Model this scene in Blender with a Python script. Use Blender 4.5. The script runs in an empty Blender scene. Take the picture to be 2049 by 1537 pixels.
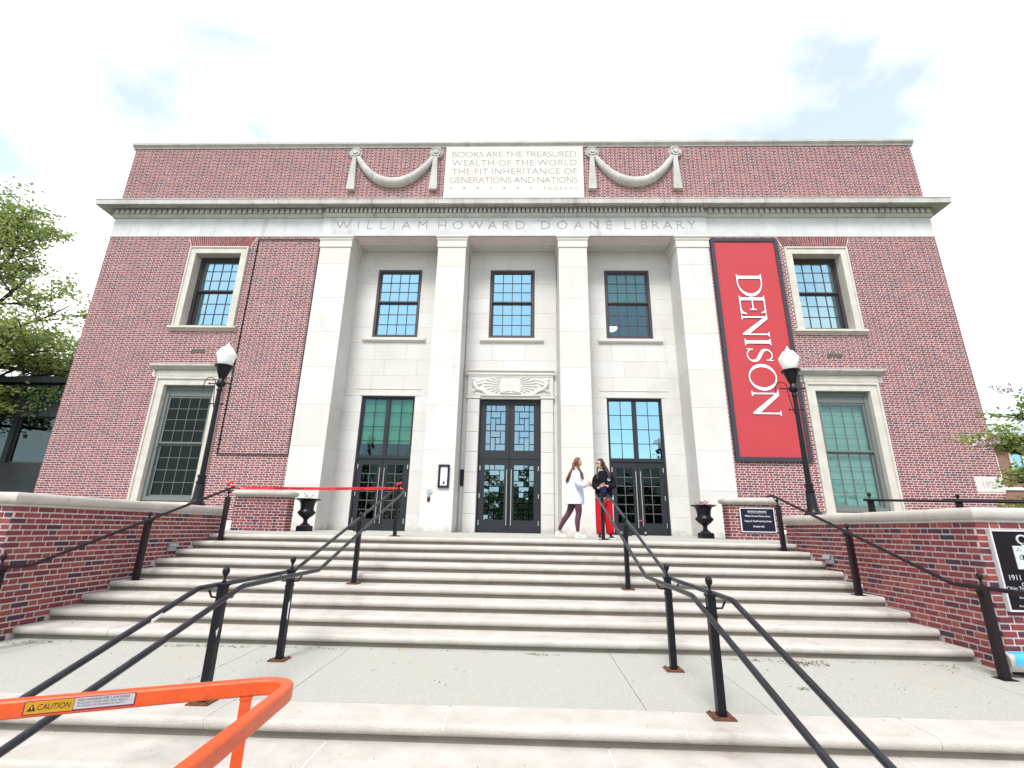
import bpy, bmesh, math, random
from mathutils import Vector, Matrix, Euler
import numpy as np
random.seed(7)
R = math.radians
S = bpy.context.scene
COL = S.collection

# ------------------------------------------------------------------ camera, sky, sun, exposure
yaw, pitch, roll = R(-1.7153), R(16.9003), R(1.0107)
CAM = Vector((0.496, -14.1, 0.12))
Fv = Vector((math.sin(yaw)*math.cos(pitch), math.cos(yaw)*math.cos(pitch), math.sin(pitch)))
R0 = Vector((math.cos(yaw), -math.sin(yaw), 0)); U0 = R0.cross(Fv)
Rv = R0*math.cos(roll)+U0*math.sin(roll); Uv = -R0*math.sin(roll)+U0*math.cos(roll)
cd = bpy.data.cameras.new('camera'); cam = bpy.data.objects.new('camera', cd); COL.objects.link(cam)
cd.sensor_width = 36; cd.lens = 956.4/2049*36; cd.clip_start = .05; cd.clip_end = 3000
cam.matrix_world = Matrix(((Rv.x, Uv.x, -Fv.x, CAM.x), (Rv.y, Uv.y, -Fv.y, CAM.y), (Rv.z, Uv.z, -Fv.z, CAM.z), (0, 0, 0, 1)))
S.camera = cam

SUN_EL, SUN_AZ = 54, 196      # azimuth measured from +Y clockwise; the sun stands behind the camera
w = bpy.data.worlds.new('World'); S.world = w; w.use_nodes = True
nt = w.node_tree; nt.nodes.clear(); N = nt.nodes; L = nt.links
out = N.new('ShaderNodeOutputWorld')
sky = N.new('ShaderNodeTexSky'); sky.sky_type = 'NISHITA'; sky.sun_disc = False
sky.sun_elevation = R(SUN_EL); sky.sun_rotation = R(SUN_AZ); sky.air_density = 1.0; sky.dust_density = .7; sky.ozone_density = .25
bg1 = N.new('ShaderNodeBackground'); bg1.inputs['Strength'].default_value = 0.15
gr = N.new('ShaderNodeMix'); gr.data_type = 'RGBA'; gr.blend_type = 'MULTIPLY'; gr.inputs[0].default_value = 1; gr.inputs[7].default_value = (.92, 1.10, 1.0, 1)
L.new(sky.outputs[0], gr.inputs[6]); L.new(gr.outputs[2], bg1.inputs['Color'])
bg2 = N.new('ShaderNodeBackground'); bg2.inputs['Color'].default_value = (1, .985, .965, 1); bg2.inputs['Strength'].default_value = .92
tc = N.new('ShaderNodeTexCoord'); mp = N.new('ShaderNodeMapping'); mp.inputs['Scale'].default_value = (1, 1, 1.7)
mp.inputs['Location'].default_value = (16.538, 4.357, 8.327)
L.new(tc.outputs['Generated'], mp.inputs['Vector'])
no = N.new('ShaderNodeTexNoise'); no.inputs['Scale'].default_value = 1.9; no.inputs['Detail'].default_value = 7; no.inputs['Roughness'].default_value = .52
L.new(mp.outputs[0], no.inputs['Vector'])
rp = N.new('ShaderNodeValToRGB'); rp.color_ramp.elements[0].position = .42; rp.color_ramp.elements[1].position = .58; rp.color_ramp.elements[0].color = (.34, .34, .34, 1)
L.new(no.outputs['Fac'], rp.inputs[0])
mx = N.new('ShaderNodeMixShader'); L.new(rp.outputs[0], mx.inputs[0]); L.new(bg1.outputs[0], mx.inputs[1]); L.new(bg2.outputs[0], mx.inputs[2])
L.new(mx.outputs[0], out.inputs['Surface'])

sd = bpy.data.lights.new('sun', 'SUN'); sd.energy = 2.1; sd.use_shadow = True; sd.angle = R(18); sd.color = (1, .975, .945)
sun = bpy.data.objects.new('sun', sd); COL.objects.link(sun)
sdir = Vector((math.sin(R(SUN_AZ))*math.cos(R(SUN_EL)), math.cos(R(SUN_AZ))*math.cos(R(SUN_EL)), math.sin(R(SUN_EL))))
sun.rotation_euler = sdir.to_track_quat('Z', 'Y').to_euler(); sun.location = sdir*60

S.view_settings.view_transform = 'Standard'; S.view_settings.look = 'None'; S.view_settings.exposure = 0.93; S.view_settings.gamma = 1
S.view_settings.use_curve_mapping = False
S.render.engine = 'CYCLES'; S.cycles.max_bounces = 7; S.cycles.diffuse_bounces = 3; S.cycles.glossy_bounces = 3
S.cycles.transparent_max_bounces = 8; S.cycles.caustics_reflective = False; S.cycles.caustics_refractive = False

# ------------------------------------------------------------------ materials
def mat(name, base, rough=.8, spec=.3, metal=0., var=0., vscale=4., bump=0., bscale=60., stain=None, island=None, streak=None, vcol2=None, vstretch=(1, 1, 1), coat=0., splash=None):
    m = bpy.data.materials.new(name); m.use_nodes = True
    t = m.node_tree; n = t.nodes; l = t.links; b = n['Principled BSDF']
    b.inputs['Roughness'].default_value = rough; b.inputs['Specular IOR Level'].default_value = spec; b.inputs['Metallic'].default_value = metal
    if coat: b.inputs['Coat Weight'].default_value = coat; b.inputs['Coat Roughness'].default_value = .12
    geo = n.new('ShaderNodeNewGeometry'); pos = geo.outputs['Position']
    def rgb(c):
        x = n.new('ShaderNodeRGB'); x.outputs[0].default_value = (*c, 1); return x.outputs[0]
    def mix(f, a, c, mode='MIX'):
        x = n.new('ShaderNodeMix'); x.data_type = 'RGBA'; x.blend_type = mode
        if isinstance(f, float): x.inputs[0].default_value = f
        else: l.new(f, x.inputs[0])
        l.new(a, x.inputs[6]); l.new(c, x.inputs[7]); return x.outputs[2]
    def noise(scale, detail=4, rough_=.55, stretch=None):
        x = n.new('ShaderNodeTexNoise'); x.inputs['Scale'].default_value = scale; x.inputs['Detail'].default_value = detail; x.inputs['Roughness'].default_value = rough_
        src = pos
        if stretch:
            mm = n.new('ShaderNodeMapping'); mm.inputs['Scale'].default_value = stretch; l.new(pos, mm.inputs[0]); src = mm.outputs[0]
        l.new(src, x.inputs['Vector']); return x.outputs['Fac']
    def ramp(f, p0, p1, c0=(0, 0, 0), c1=(1, 1, 1)):
        x = n.new('ShaderNodeValToRGB'); e = x.color_ramp.elements; e[0].position = p0; e[1].position = p1
        e[0].color = (*c0, 1); e[1].color = (*c1, 1); l.new(f, x.inputs[0]); return x.outputs[0]
    if island:
        oi = n.new('ShaderNodeObjectInfo'); ad = n.new('ShaderNodeMath'); ad.operation = 'ADD'
        l.new(geo.outputs['Random Per Island'], ad.inputs[0]); l.new(oi.outputs['Random'], ad.inputs[1])
        fr = n.new('ShaderNodeMath'); fr.operation = 'FRACT'; l.new(ad.outputs[0], fr.inputs[0])
        x = n.new('ShaderNodeValToRGB'); x.color_ramp.interpolation = 'CONSTANT'; cr = x.color_ramp
        for i, (p, c) in enumerate(island):
            e = cr.elements[i] if i < 2 else cr.elements.new(p)
            e.position = p; e.color = (*c, 1)
        l.new(fr.outputs[0], x.inputs[0]); c = x.outputs[0]
    else: c = rgb(base)
    if var:
        f = noise(vscale, 5, .6, vstretch if vstretch != (1, 1, 1) else None)
        dark = vcol2 or tuple(v*(1-var) for v in base)
        f2 = ramp(f, .3, .7)
        if island:
            c = mix(f2, c, mix(.5, c, rgb((1-var,)*3), 'MULTIPLY'))
        else: c = mix(f2, c, rgb(dark))
    if stain:   # (colour, scale, lo, hi)
        c = mix(ramp(noise(stain[1], 6, .65), stain[2], stain[3]), c, rgb(stain[0]))
    if streak:  # vertical weather streaks
        c = mix(ramp(noise(1.0, 5, .6, streak[1]), streak[2], streak[3]), c, rgb(streak[0]))
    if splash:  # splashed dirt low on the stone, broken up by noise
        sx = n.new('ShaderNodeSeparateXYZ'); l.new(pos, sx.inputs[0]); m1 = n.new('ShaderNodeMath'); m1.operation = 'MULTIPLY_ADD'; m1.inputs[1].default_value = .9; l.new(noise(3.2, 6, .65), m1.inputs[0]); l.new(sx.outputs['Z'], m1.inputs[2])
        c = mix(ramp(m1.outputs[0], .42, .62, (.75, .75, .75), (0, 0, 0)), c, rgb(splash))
    l.new(c, b.inputs['Base Color'])
    if bump:
        bn = n.new('ShaderNodeBump'); bn.inputs['Strength'].default_value = bump; bn.inputs['Distance'].default_value = .01
        l.new(noise(bscale, 5, .6), bn.inputs['Height']); l.new(bn.outputs[0], b.inputs['Normal'])
    return m

def leafmat(*a, **k):
    m = mat(*a, **k); t = m.node_tree; n = t.nodes; l = t.links; b = n['Principled BSDF']; o = next(x for x in n if x.type == 'OUTPUT_MATERIAL')
    tr = n.new('ShaderNodeBsdfTranslucent'); src = b.inputs['Base Color'].links[0].from_socket; l.new(src, tr.inputs['Color'])
    mx_ = n.new('ShaderNodeMixShader'); mx_.inputs[0].default_value = .45; l.new(b.outputs[0], mx_.inputs[1]); l.new(tr.outputs[0], mx_.inputs[2]); l.new(mx_.outputs[0], o.inputs['Surface']); return m
BR = [(0, (.25, .078, .078)), (.18, (.205, .064, .070)), (.36, (.285, .09, .088)), (.5, (.175, .06, .068)), (.62, (.24, .072, .074)), (.80, (.155, .062, .074)), (.88, (.32, .108, .096)), (.95, (.12, .06, .076))]
M_brick = mat('facade_brick', (.3, .1, .08), .85, .2, var=.25, vscale=1.2, bump=.3, bscale=90, island=BR)
BR2 = [(0, (.225, .050, .053)), (.15, (.185, .043, .050)), (.32, (.26, .064, .060)), (.5, (.145, .038, .048)), (.62, (.21, .047, .050)), (.78, (.085, .036, .054)), (.86, (.28, .076, .066)), (.94, (.055, .034, .054))]
M_brick2 = mat('garden_wall_brick', (.3, .1, .08), .8, .25, var=.3, vscale=7, bump=.6, bscale=45, island=BR2)
M_mortar = mat('mortar', (.80, .68, .69), .95, .1, var=.16, vscale=1.3, bump=.5, bscale=120)
M_mortar2 = mat('wall_mortar', (.66, .56, .56), .95, .1, var=.25, vscale=6, bump=.6, bscale=90)
M_lime = mat('limestone', (.62, .592, .57), .85, .2, var=.09, vscale=1.6, bump=.35, bscale=38, vcol2=(.58, .545, .51))
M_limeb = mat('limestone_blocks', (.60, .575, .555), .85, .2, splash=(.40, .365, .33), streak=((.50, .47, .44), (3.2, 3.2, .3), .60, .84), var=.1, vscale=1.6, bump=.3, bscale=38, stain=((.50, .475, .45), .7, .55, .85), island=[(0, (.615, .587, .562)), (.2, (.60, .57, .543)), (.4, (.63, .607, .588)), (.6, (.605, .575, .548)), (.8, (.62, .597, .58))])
M_wlime = mat('weathered_limestone', (.53, .51, .49), .9, .15, var=.2, vscale=2.2, bump=.6, bscale=30, vcol2=(.40, .375, .36), streak=((.22, .205, .2), (2.6, .4, .35), .58, .78))
M_frieze = mat('frieze_limestone', (.63, .62, .625), .85, .2, var=.12, vscale=1.8, bump=.4, bscale=34, vcol2=(.52, .51, .51), streak=((.33, .31, .305), (2.0, .4, .35), .60, .80))
M_grime = mat('dark_cut_stone', (.44, .42, .41), .95, .1, var=.2, vscale=3)
M_warm = mat('window_stone', (.60, .565, .52), .85, .2, var=.15, vscale=3, bump=.3, bscale=40, vcol2=(.5, .455, .40))
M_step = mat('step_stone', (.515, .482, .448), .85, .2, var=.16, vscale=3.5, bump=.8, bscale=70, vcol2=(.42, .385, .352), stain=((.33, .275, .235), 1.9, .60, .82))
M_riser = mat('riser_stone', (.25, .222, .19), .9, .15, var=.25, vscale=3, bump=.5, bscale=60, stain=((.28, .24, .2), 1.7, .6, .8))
M_conc = mat('landing_concrete', (.46, .45, .415), .9, .15, var=.30, vscale=55, bump=1., bscale=110, vcol2=(.37, .36, .325), stain=((.46, .36, .26), .8, .58, .80))
M_joint = mat('joint_gap', (.12, .105, .09), .95, .1)
M_wjoint = mat('white_joint', (.68, .65, .62), .95, .1)
M_pave = mat('plaza_paving', (.42, .41, .385), .9, .15, var=.2, vscale=.8, bump=.6, bscale=60)
M_black = mat('black_paint', (.005, .005, .009), .36, .3, var=.3, vscale=9, bump=.15, bscale=30)
M_rail = mat('worn_rail_paint', (.007, .008, .013), .28, .45, var=.5, vscale=11, bump=.2, bscale=25, vcol2=(.018, .019, .024))
M_maroon = mat('dark_maroon_paint', (.016, .007, .011), .45, .3, var=.4, vscale=9, bump=.2, bscale=30)
M_rust = mat('rusty_plate', (.19, .075, .035), .9, .2, var=.5, vscale=30, bump=.8, bscale=60, vcol2=(.09, .045, .03))
M_door = mat('door_paint', (.022, .024, .030), .5, .3, var=.15, vscale=4)
M_doortop = mat('transom_paint', (.026, .029, .035), .5, .3, var=.15, vscale=4)
M_bronze = mat('bronze_window_frame', (.055, .045, .050), .5, .4, var=.2, vscale=6)
M_wood = mat('grey_green_wood', (.17, .19, .185), .7, .3, var=.25, vscale=7, bump=.3, bscale=30, vstretch=(6, 6, .6))
M_lead = mat('light_muntin', (.13, .14, .14), .6, .3)
M_steel = mat('brushed_steel', (.62, .62, .63), .35, .5, metal=.9)
M_red = mat('banner_red', (.47, .055, .066), .6, .2, var=.06, vscale=60, bump=.25, bscale=140)
M_frame = mat('banner_frame', (.042, .040, .055), .6, .3)
M_white = mat('white_print', (.86, .85, .86), .6, .3)
M_ink = mat('outline_ink', (.25, .05, .12), .6, .3)
M_blackink = mat('black_print', (.02, .02, .022), .6, .3)
M_globe = mat('frosted_globe', (.88, .89, .88), .35, .5)
M_orange = mat('orange_enamel', (.64, .075, .006), .42, .5, var=.16, vscale=18, bump=.25, bscale=60, coat=.22, stain=((.40, .045, .012), 9, .62, .75))
M_label_y = mat('label_yellow', (.85, .46, .03), .45, .4)
M_label_w = mat('label_white', (.75, .73, .78), .45, .4)
M_purple = mat('label_purple', (.35, .03, .12), .45, .4)
M_sign = mat('sign_navy', (.006, .007, .022), .5, .3)
M_silver = mat('silver_trim', (.60, .61, .64), .4, .5, var=.2, vscale=20)
M_plaque = mat('plaque_black', (.006, .004, .008), .6, .2)
M_tape = mat('danger_tape', (.68, .018, .03), .4, .4)
M_leaf = leafmat('tree_leaf', (.12, .19, .03), .6, .3, island=[(0, (.24, .32, .08)), (.25, (.32, .38, .10)), (.5, (.18, .26, .10)), (.75, (.36, .40, .12))])
M_leaf2 = mat('grey_leaf', (.12, .17, .05), .6, .3, island=[(0, (.10, .15, .06)), (.3, (.13, .17, .07)), (.6, (.08, .115, .06)), (.8, (.15, .18, .07))])
M_ivy = mat('ivy_leaf', (.05, .1, .02), .6, .3, island=[(0, (.045, .085, .02)), (.4, (.08, .13, .025)), (.7, (.03, .06, .02)), (.9, (.11, .15, .035))])
M_bloom = mat('pink_bloom', (.62, .47, .46), .7, .2, var=.2, vscale=20)
M_bark = mat('bark', (.075, .06, .055), .95, .1, var=.4, vscale=8, bump=.8, bscale=25)
M_grass = mat('grass', (.07, .11, .03), .95, .1, var=.4, vscale=3, bump=.8, bscale=50)
M_dark = mat('dark_concrete_panel', (.035, .04, .045), .8, .3, var=.3, vscale=1)
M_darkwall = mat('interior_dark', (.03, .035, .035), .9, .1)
M_blind = mat('green_blind', (.06, .23, .14), .85, .2, var=.1, vscale=3)
M_blind2 = mat('pale_blind', (.20, .36, .34), .85, .2)
M_slate = mat('grey_green_roof', (.30, .35, .33), .85, .2, var=.15, vscale=1.5, bump=.4, bscale=12)
M_fbrick = mat('far_brick', (.30, .17, .13), .9, .1, var=.2, vscale=4, bump=.3, bscale=30)
M_fwhite = mat('far_white_trim', (.72, .73, .71), .7, .2)
M_debris = mat('dead_leaf', (.12, .06, .035), .9, .1, island=[(0, (.12, .06, .035)), (.4, (.07, .04, .025)), (.7, (.17, .09, .05))])
M_green_twig = mat('green_sprig', (.13, .18, .06), .9, .1)
M_grey = mat('grey_metal_box', (.42, .44, .46), .45, .5, metal=.4, var=.3, vscale=25)
M_cyan = mat('cyan_paint', (.06, .40, .68), .6, .3); M_violet = mat('violet_paint', (.30, .07, .33), .6, .3)
M_pink = mat('begonia', (.42, .05, .14), .6, .3)

def glass(name, tint=(.30, .46, .46), refl=.30, tilt=(.62, .84, 1.0), hi=.6):
    m = bpy.data.materials.new(name); m.use_nodes = True; t = m.node_tree; n = t.nodes; l = t.links; n.clear()
    o = n.new('ShaderNodeOutputMaterial'); mixs = n.new('ShaderNodeMixShader')
    tr = n.new('ShaderNodeBsdfTransparent'); tr.inputs[0].default_value = (*tint, 1)
    gl = n.new('ShaderNodeBsdfGlossy'); gl.inputs['Roughness'].default_value = .015; gl.inputs['Color'].default_value = (*tilt, 1)
    geo = n.new('ShaderNodeNewGeometry'); nz = n.new('ShaderNodeTexNoise'); nz.inputs['Scale'].default_value = 2.2
    l.new(geo.outputs['Position'], nz.inputs['Vector'])
    bp = n.new('ShaderNodeBump'); bp.inputs['Strength'].default_value = .12; bp.inputs['Distance'].default_value = .05; l.new(nz.outputs['Fac'], bp.inputs['Height'])
    l.new(bp.outputs[0], gl.inputs['Normal'])
    lw = n.new('ShaderNodeLayerWeight'); lw.inputs['Blend'].default_value = .25
    mr = n.new('ShaderNodeMapRange'); mr.inputs['To Min'].default_value = refl; mr.inputs['To Max'].default_value = hi
    l.new(lw.outputs['Facing'], mr.inputs['Value']); l.new(mr.outputs[0], mixs.inputs[0])
    l.new(tr.outputs[0], mixs.inputs[1]); l.new(gl.outputs[0], mixs.inputs[2]); l.new(mixs.outputs[0], o.inputs['Surface'])
    return m
G_sky = glass('coated_window_glass', (.16, .26, .30), .52, (.56, .86, 1.0), .7)
G_far = glass('far_window_glass', (.1, .12, .12), .09, (.6, .85, .95), .22)
G_clear = glass('clear_pane', (.78, .88, .84), .07, (.6, .86, .95), .25)
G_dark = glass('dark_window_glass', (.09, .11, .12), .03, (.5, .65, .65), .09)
G_mid = glass('storm_glass', (.42, .60, .56), .13, (.6, .86, .95), .4)
G_frost = glass('door_glass', (.22, .34, .34), .34, (.58, .84, 1.0))

# ------------------------------------------------------------------ mesh helpers
WL = {}      # world location of every empty / part, so children can be placed
def wl(o): return WL.get(o.name, Vector((0, 0, 0)))
class MB:
    def __init__(s): s.v = []; s.f = []
    def add(s, vs, fs):
        b = len(s.v); s.v += [tuple(v) for v in vs]; s.f += [tuple(i+b for i in f) for f in fs]
    def box(s, x0, x1, y0, y1, z0, z1):
        s.add([(x0, y0, z0), (x1, y0, z0), (x1, y1, z0), (x0, y1, z0), (x0, y0, z1), (x1, y0, z1), (x1, y1, z1), (x0, y1, z1)],
              [(0, 3, 2, 1), (4, 5, 6, 7), (0, 1, 5, 4), (1, 2, 6, 5), (2, 3, 7, 6), (3, 0, 4, 7)])
        return s
    def cbox(s, x0, x1, y0, y1, z0, z1, c=.01):   # front (-y) edges chamfered
        s.add([(x0+c, y0, z0+c), (x1-c, y0, z0+c), (x1-c, y0, z1-c), (x0+c, y0, z1-c),
               (x0, y0+c, z0), (x1, y0+c, z0), (x1, y0+c, z1), (x0, y0+c, z1), (x0, y1, z0), (x1, y1, z0), (x1, y1, z1), (x0, y1, z1)],
              [(0, 1, 2, 3), (4, 5, 1, 0), (5, 6, 2, 1), (6, 7, 3, 2), (7, 4, 0, 3), (8, 9, 5, 4), (9, 10, 6, 5), (10, 11, 7, 6), (11, 8, 4, 7), (8, 11, 10, 9)])
        return s
    def prism(s, poly, a, b, f):   # poly 2d, swept from a to b through f(u,v,t)
        n = len(poly); vs = [f(u, v, a) for u, v in poly]+[f(u, v, b) for u, v in poly]
        s.add(vs, [tuple(range(n))[::-1], tuple(range(n, 2*n))]+[(i, (i+1) % n, n+(i+1) % n, n+i) for i in range(n)]); return s
    def px(s, poly, x0, x1): return s.prism(poly, x0, x1, lambda u, v, t: (t, u, v))     # profile in (y,z) along x
    def pz(s, poly, z0, z1): return s.prism(poly, z0, z1, lambda u, v, t: (u, v, t))     # plan in (x,y)
    def py(s, poly, y0, y1): return s.prism(poly, y0, y1, lambda u, v, t: (u, t, v))     # elevation (x,z)
    def tube(s, pts, r, n=10, cap=True):
        pts = [Vector(p) for p in pts]; rs = r if isinstance(r, (list, tuple)) else [r]*len(pts)
        vs = []; up = None
        for i, p in enumerate(pts):
            d = (pts[min(i+1, len(pts)-1)]-pts[max(i-1, 0)]).normalized()
            if up is None: up = Vector((0, 0, 1)) if abs(d.z) < .95 else Vector((1, 0, 0))
            a = d.cross(up).normalized(); b = a.cross(d).normalized(); up = b
            for k in range(n):
                t = 2*math.pi*k/n; vs.append(p+(a*math.cos(t)+b*math.sin(t))*rs[i])
        fs = [(i*n+k, i*n+(k+1) % n, (i+1)*n+(k+1) % n, (i+1)*n+k) for i in range(len(pts)-1) for k in range(n)]
        if cap: fs += [tuple(range(n))[::-1], tuple((len(pts)-1)*n+k for k in range(n))]
        s.add(vs, fs); return s
    def lathe(s, prof, c, n=20, sq=None):
        vs = []
        for r, z in prof:
            for k in range(n):
                t = 2*math.pi*k/n; vs.append((c[0]+r*math.cos(t), c[1]+r*math.sin(t), c[2]+z))
        m = len(prof); fs = [(i*n+k, i*n+(k+1) % n, (i+1)*n+(k+1) % n, (i+1)*n+k) for i in range(m-1) for k in range(n)]
        fs += [tuple(range(n))[::-1], tuple((m-1)*n+k for k in range(n))]
        s.add(vs, fs); return s
    def ball(s, c, r, n=12, m=8, sc=(1, 1, 1)):
        pr = [(r*math.sin(math.pi*i/m), -r*math.cos(math.pi*i/m)) for i in range(m+1)]
        b = len(s.v); s.lathe([(max(a, 1e-4), z) for a, z in pr], (0, 0, 0), n)
        for i in range(b, len(s.v)): s.v[i] = (c[0]+s.v[i][0]*sc[0], c[1]+s.v[i][1]*sc[1], c[2]+s.v[i][2]*sc[2])
        return s
    def build(s, name, m, parent=None, smooth=None, kind=None, label=None, cat=None, group=None):
        me = bpy.data.meshes.new(name)
        v = np.array(s.v, dtype=float) if s.v else np.zeros((1, 3))
        c = Vector((v.min(0)+v.max(0))/2)
        if parent is None: c.z = v[:, 2].min()
        me.from_pydata((v-np.array(c)).tolist(), [], s.f); me.materials.append(m)
        if smooth:
            me.shade_smooth(); me.set_sharp_from_angle(angle=R(smooth))
        me.update()
        return place(name, me, c, parent, kind, label, cat, group)
def place(name, me, c, parent=None, kind=None, label=None, cat=None, group=None):
    o = bpy.data.objects.new(name, me); COL.objects.link(o); c = Vector(c)
    if parent: o.parent = parent; o.location = c-wl(parent)
    else: o.location = c
    WL[o.name] = c
    tag(o, label, cat, group, kind); return o
def tag(o, label=None, cat=None, group=None, kind=None):
    if label: o['label'] = label
    if cat: o['category'] = cat
    if group: o['group'] = group
    if kind: o['kind'] = kind
    return o
def empty(name, loc, label=None, cat=None, group=None, kind=None):
    o = bpy.data.objects.new(name, None); COL.objects.link(o); o.location = loc; o.empty_display_size = .2; WL[o.name] = Vector(loc)
    return tag(o, label, cat, group, kind)
def copy_tree(o, parent=None, delta=None):
    c = o.copy(); COL.objects.link(c); c.parent = parent
    if delta is not None: c.location = o.location+Vector(delta)
    for ch in list(o.children): copy_tree(ch, c)
    return c

def text_mb(txt, height, x0, zbase, y, width=None, center=False, extr=.002, thin=0., spacing=1., shear=0.):
    cu = bpy.data.curves.new('t', 'FONT'); cu.body = txt; cu.size = 1; cu.extrude = 0; cu.offset = thin; cu.space_character = spacing; cu.shear = shear
    ob = bpy.data.objects.new('t', cu); COL.objects.link(ob)
    dg = bpy.context.evaluated_depsgraph_get(); dg.update()
    me = bpy.data.meshes.new_from_object(ob.evaluated_get(dg))
    v = np.array([q.co[:] for q in me.vertices]); f = [tuple(p.vertices) for p in me.polygons]
    bpy.data.objects.remove(ob); bpy.data.curves.remove(cu); bpy.data.meshes.remove(me)
    h = .729   # cap height of the default font at size 1
    k = height/h; sx = k if width is None else width/(v[:, 0].max()-v[:, 0].min())
    X = (v[:, 0]-v[:, 0].min())*sx; X += x0-(X.max()/2 if center else 0)
    mb = MB(); mb.add([(x, y, zbase+z*k) for x, z in zip(X, v[:, 1])], f)
    return mb

def engrave(name, rect, lines, m, parent, yf, depth=.012, thin=-.012):
    """stone face with the letters cut out of it: rect x0,x1,z0,z1; lines (text, x0, x1, zbase, cap height)"""
    base = bpy.data.curves.new('e', 'CURVE'); base.dimensions = '2D'; base.fill_mode = 'BOTH'; base.extrude = depth/2
    x0, x1, z0, z1 = rect
    sp = base.splines.new('POLY'); sp.points.add(3)
    for p, (x, z) in zip(sp.points, [(x0, z0), (x1, z0), (x1, z1), (x0, z1)]): p.co = (x, z, 0, 1)
    sp.use_cyclic_u = True
    for txt, a, b, zb, h in lines:
        if txt == '*':   # small four-pointed star
            sp = base.splines.new('POLY'); sp.points.add(7)
            for i, p in enumerate(sp.points):
                rr = h/2 if i % 2 == 0 else h/6; t = math.pi*i/4+math.pi/2; p.co = (a+rr*math.cos(t), zb+h/2+rr*math.sin(t), 0, 1)
            sp.use_cyclic_u = True; continue
        cu = bpy.data.curves.new('t', 'FONT'); cu.body = txt; cu.size = 1; cu.resolution_u = 4
        ob = bpy.data.objects.new('t', cu); COL.objects.link(ob)
        bpy.context.view_layer.update(); w1 = ob.dimensions.x; cu.space_character = 1.4; bpy.context.view_layer.update(); w2 = ob.dimensions.x
        want = (b-a)/h*.729/1.06; cu.space_character = max(.9, min(3.2, 1+.4*(want-w1)/max(1e-4, w2-w1))); bpy.context.view_layer.update()
        for o in bpy.context.selected_objects: o.select_set(False)
        ob.select_set(True); bpy.context.view_layer.objects.active = ob
        bpy.ops.object.convert(target='CURVE'); ob = bpy.context.view_layer.objects.active
        polys = []
        for q in ob.data.splines:
            bp = q.bezier_points; n = len(bp); pts = []
            for i in range(n):
                a0, a1 = bp[i], bp[(i+1) % n]
                for t in (0, .25, .5, .75):
                    u = 1-t; c = a0.co*u**3+a0.handle_right*3*u*u*t+a1.handle_left*3*u*t*t+a1.co*t**3; pts.append(c.xy.copy())
                    if (a0.handle_right-a0.co).cross(a1.co-a0.co).length < 1e-5 and (a1.handle_left-a1.co).cross(a1.co-a0.co).length < 1e-5: break
            cl = [p for i, p in enumerate(pts) if (p-pts[i-1]).length > 1e-4]
            # thin the strokes by moving every point along its inward normal
            npts = []
            for i, p in enumerate(cl):
                d = (cl[(i+1) % len(cl)]-cl[i-1]); d = d.normalized() if d.length > 1e-6 else Vector((1, 0)); npts.append(p+Vector((d.y, -d.x))*thin)
            polys.append(npts)
        bpy.data.objects.remove(ob)
        xs = [p.x for q in polys for p in q]; mn, mxx = min(xs), max(xs); sx = (b-a)/(mxx-mn); sz = h/.729
        for q in polys:
            sp = base.splines.new('POLY'); sp.points.add(len(q)-1)
            for p, c in zip(sp.points, q): p.co = (a+(c.x-mn)*sx, zb+c.y*sz, 0, 1)
            sp.use_cyclic_u = True
    ob = bpy.data.objects.new('e', base); COL.objects.link(ob)
    dg = bpy.context.evaluated_depsgraph_get(); dg.update()
    me = bpy.data.meshes.new_from_object(ob.evaluated_get(dg))
    mb = MB(); mb.add([(q.co.x, yf+depth/2-q.co.z, q.co.y) for q in me.vertices], [tuple(p.vertices) for p in me.polygons])
    bpy.data.objects.remove(ob)
    return mb.build(name, m, parent)

# ---- brick bonds: cells in a (u, v) rectangle, Flemish bond, cut round holes
CO, ST, HD, JT = .0677, .197, .088, .018
def cells(u0, u1, v0, v1, holes=(), vbase=0., ubase=0., co=CO, st=ST, hd=HD, jt=JT):
    per = st+hd+2*jt; res = []
    k0 = math.floor((v0-vbase)/co)-1; k1 = math.ceil((v1-vbase)/co)+1
    for k in range(k0, k1):
        a, b = vbase+k*co+jt/2, vbase+(k+1)*co-jt/2
        a2, b2 = max(a, v0+.002), min(b, v1-.002)
        if b2-a2 < .015: continue
        off = ubase+(per/2 if k % 2 else 0)
        i0 = math.floor((u0-off)/per)-1; i1 = math.ceil((u1-off)/per)+1
        for i in range(i0, i1):
            for (p, q) in ((off+i*per, off+i*per+st), (off+i*per+st+jt, off+i*per+st+jt+hd)):
                segs = [(max(p, u0+.002), min(q, u1-.002))]
                for (ha, hb, hc, hd_) in holes:
                    if b2 <= hc+.003 or a2 >= hd_-.003: continue
                    ns = []
                    for (s0, s1) in segs:
                        if s1 <= ha or s0 >= hb: ns.append((s0, s1)); continue
                        if s0 < ha: ns.append((s0, ha-.003))
                        if s1 > hb: ns.append((hb+.003, s1))
                    segs = ns
                for (s0, s1) in segs:
                    if s1-s0 > .02:
                        # remember whether the piece is a whole stretcher or header
                        whole = abs((s1-s0)-(q-p)) < 1e-6 and abs((b2-a2)-(b-a)) < 1e-6
                        res.append((s0, s1, a2, b2, ('s' if q-p > .15 else 'h') if whole else None))
    return res
random.seed(11)
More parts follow.
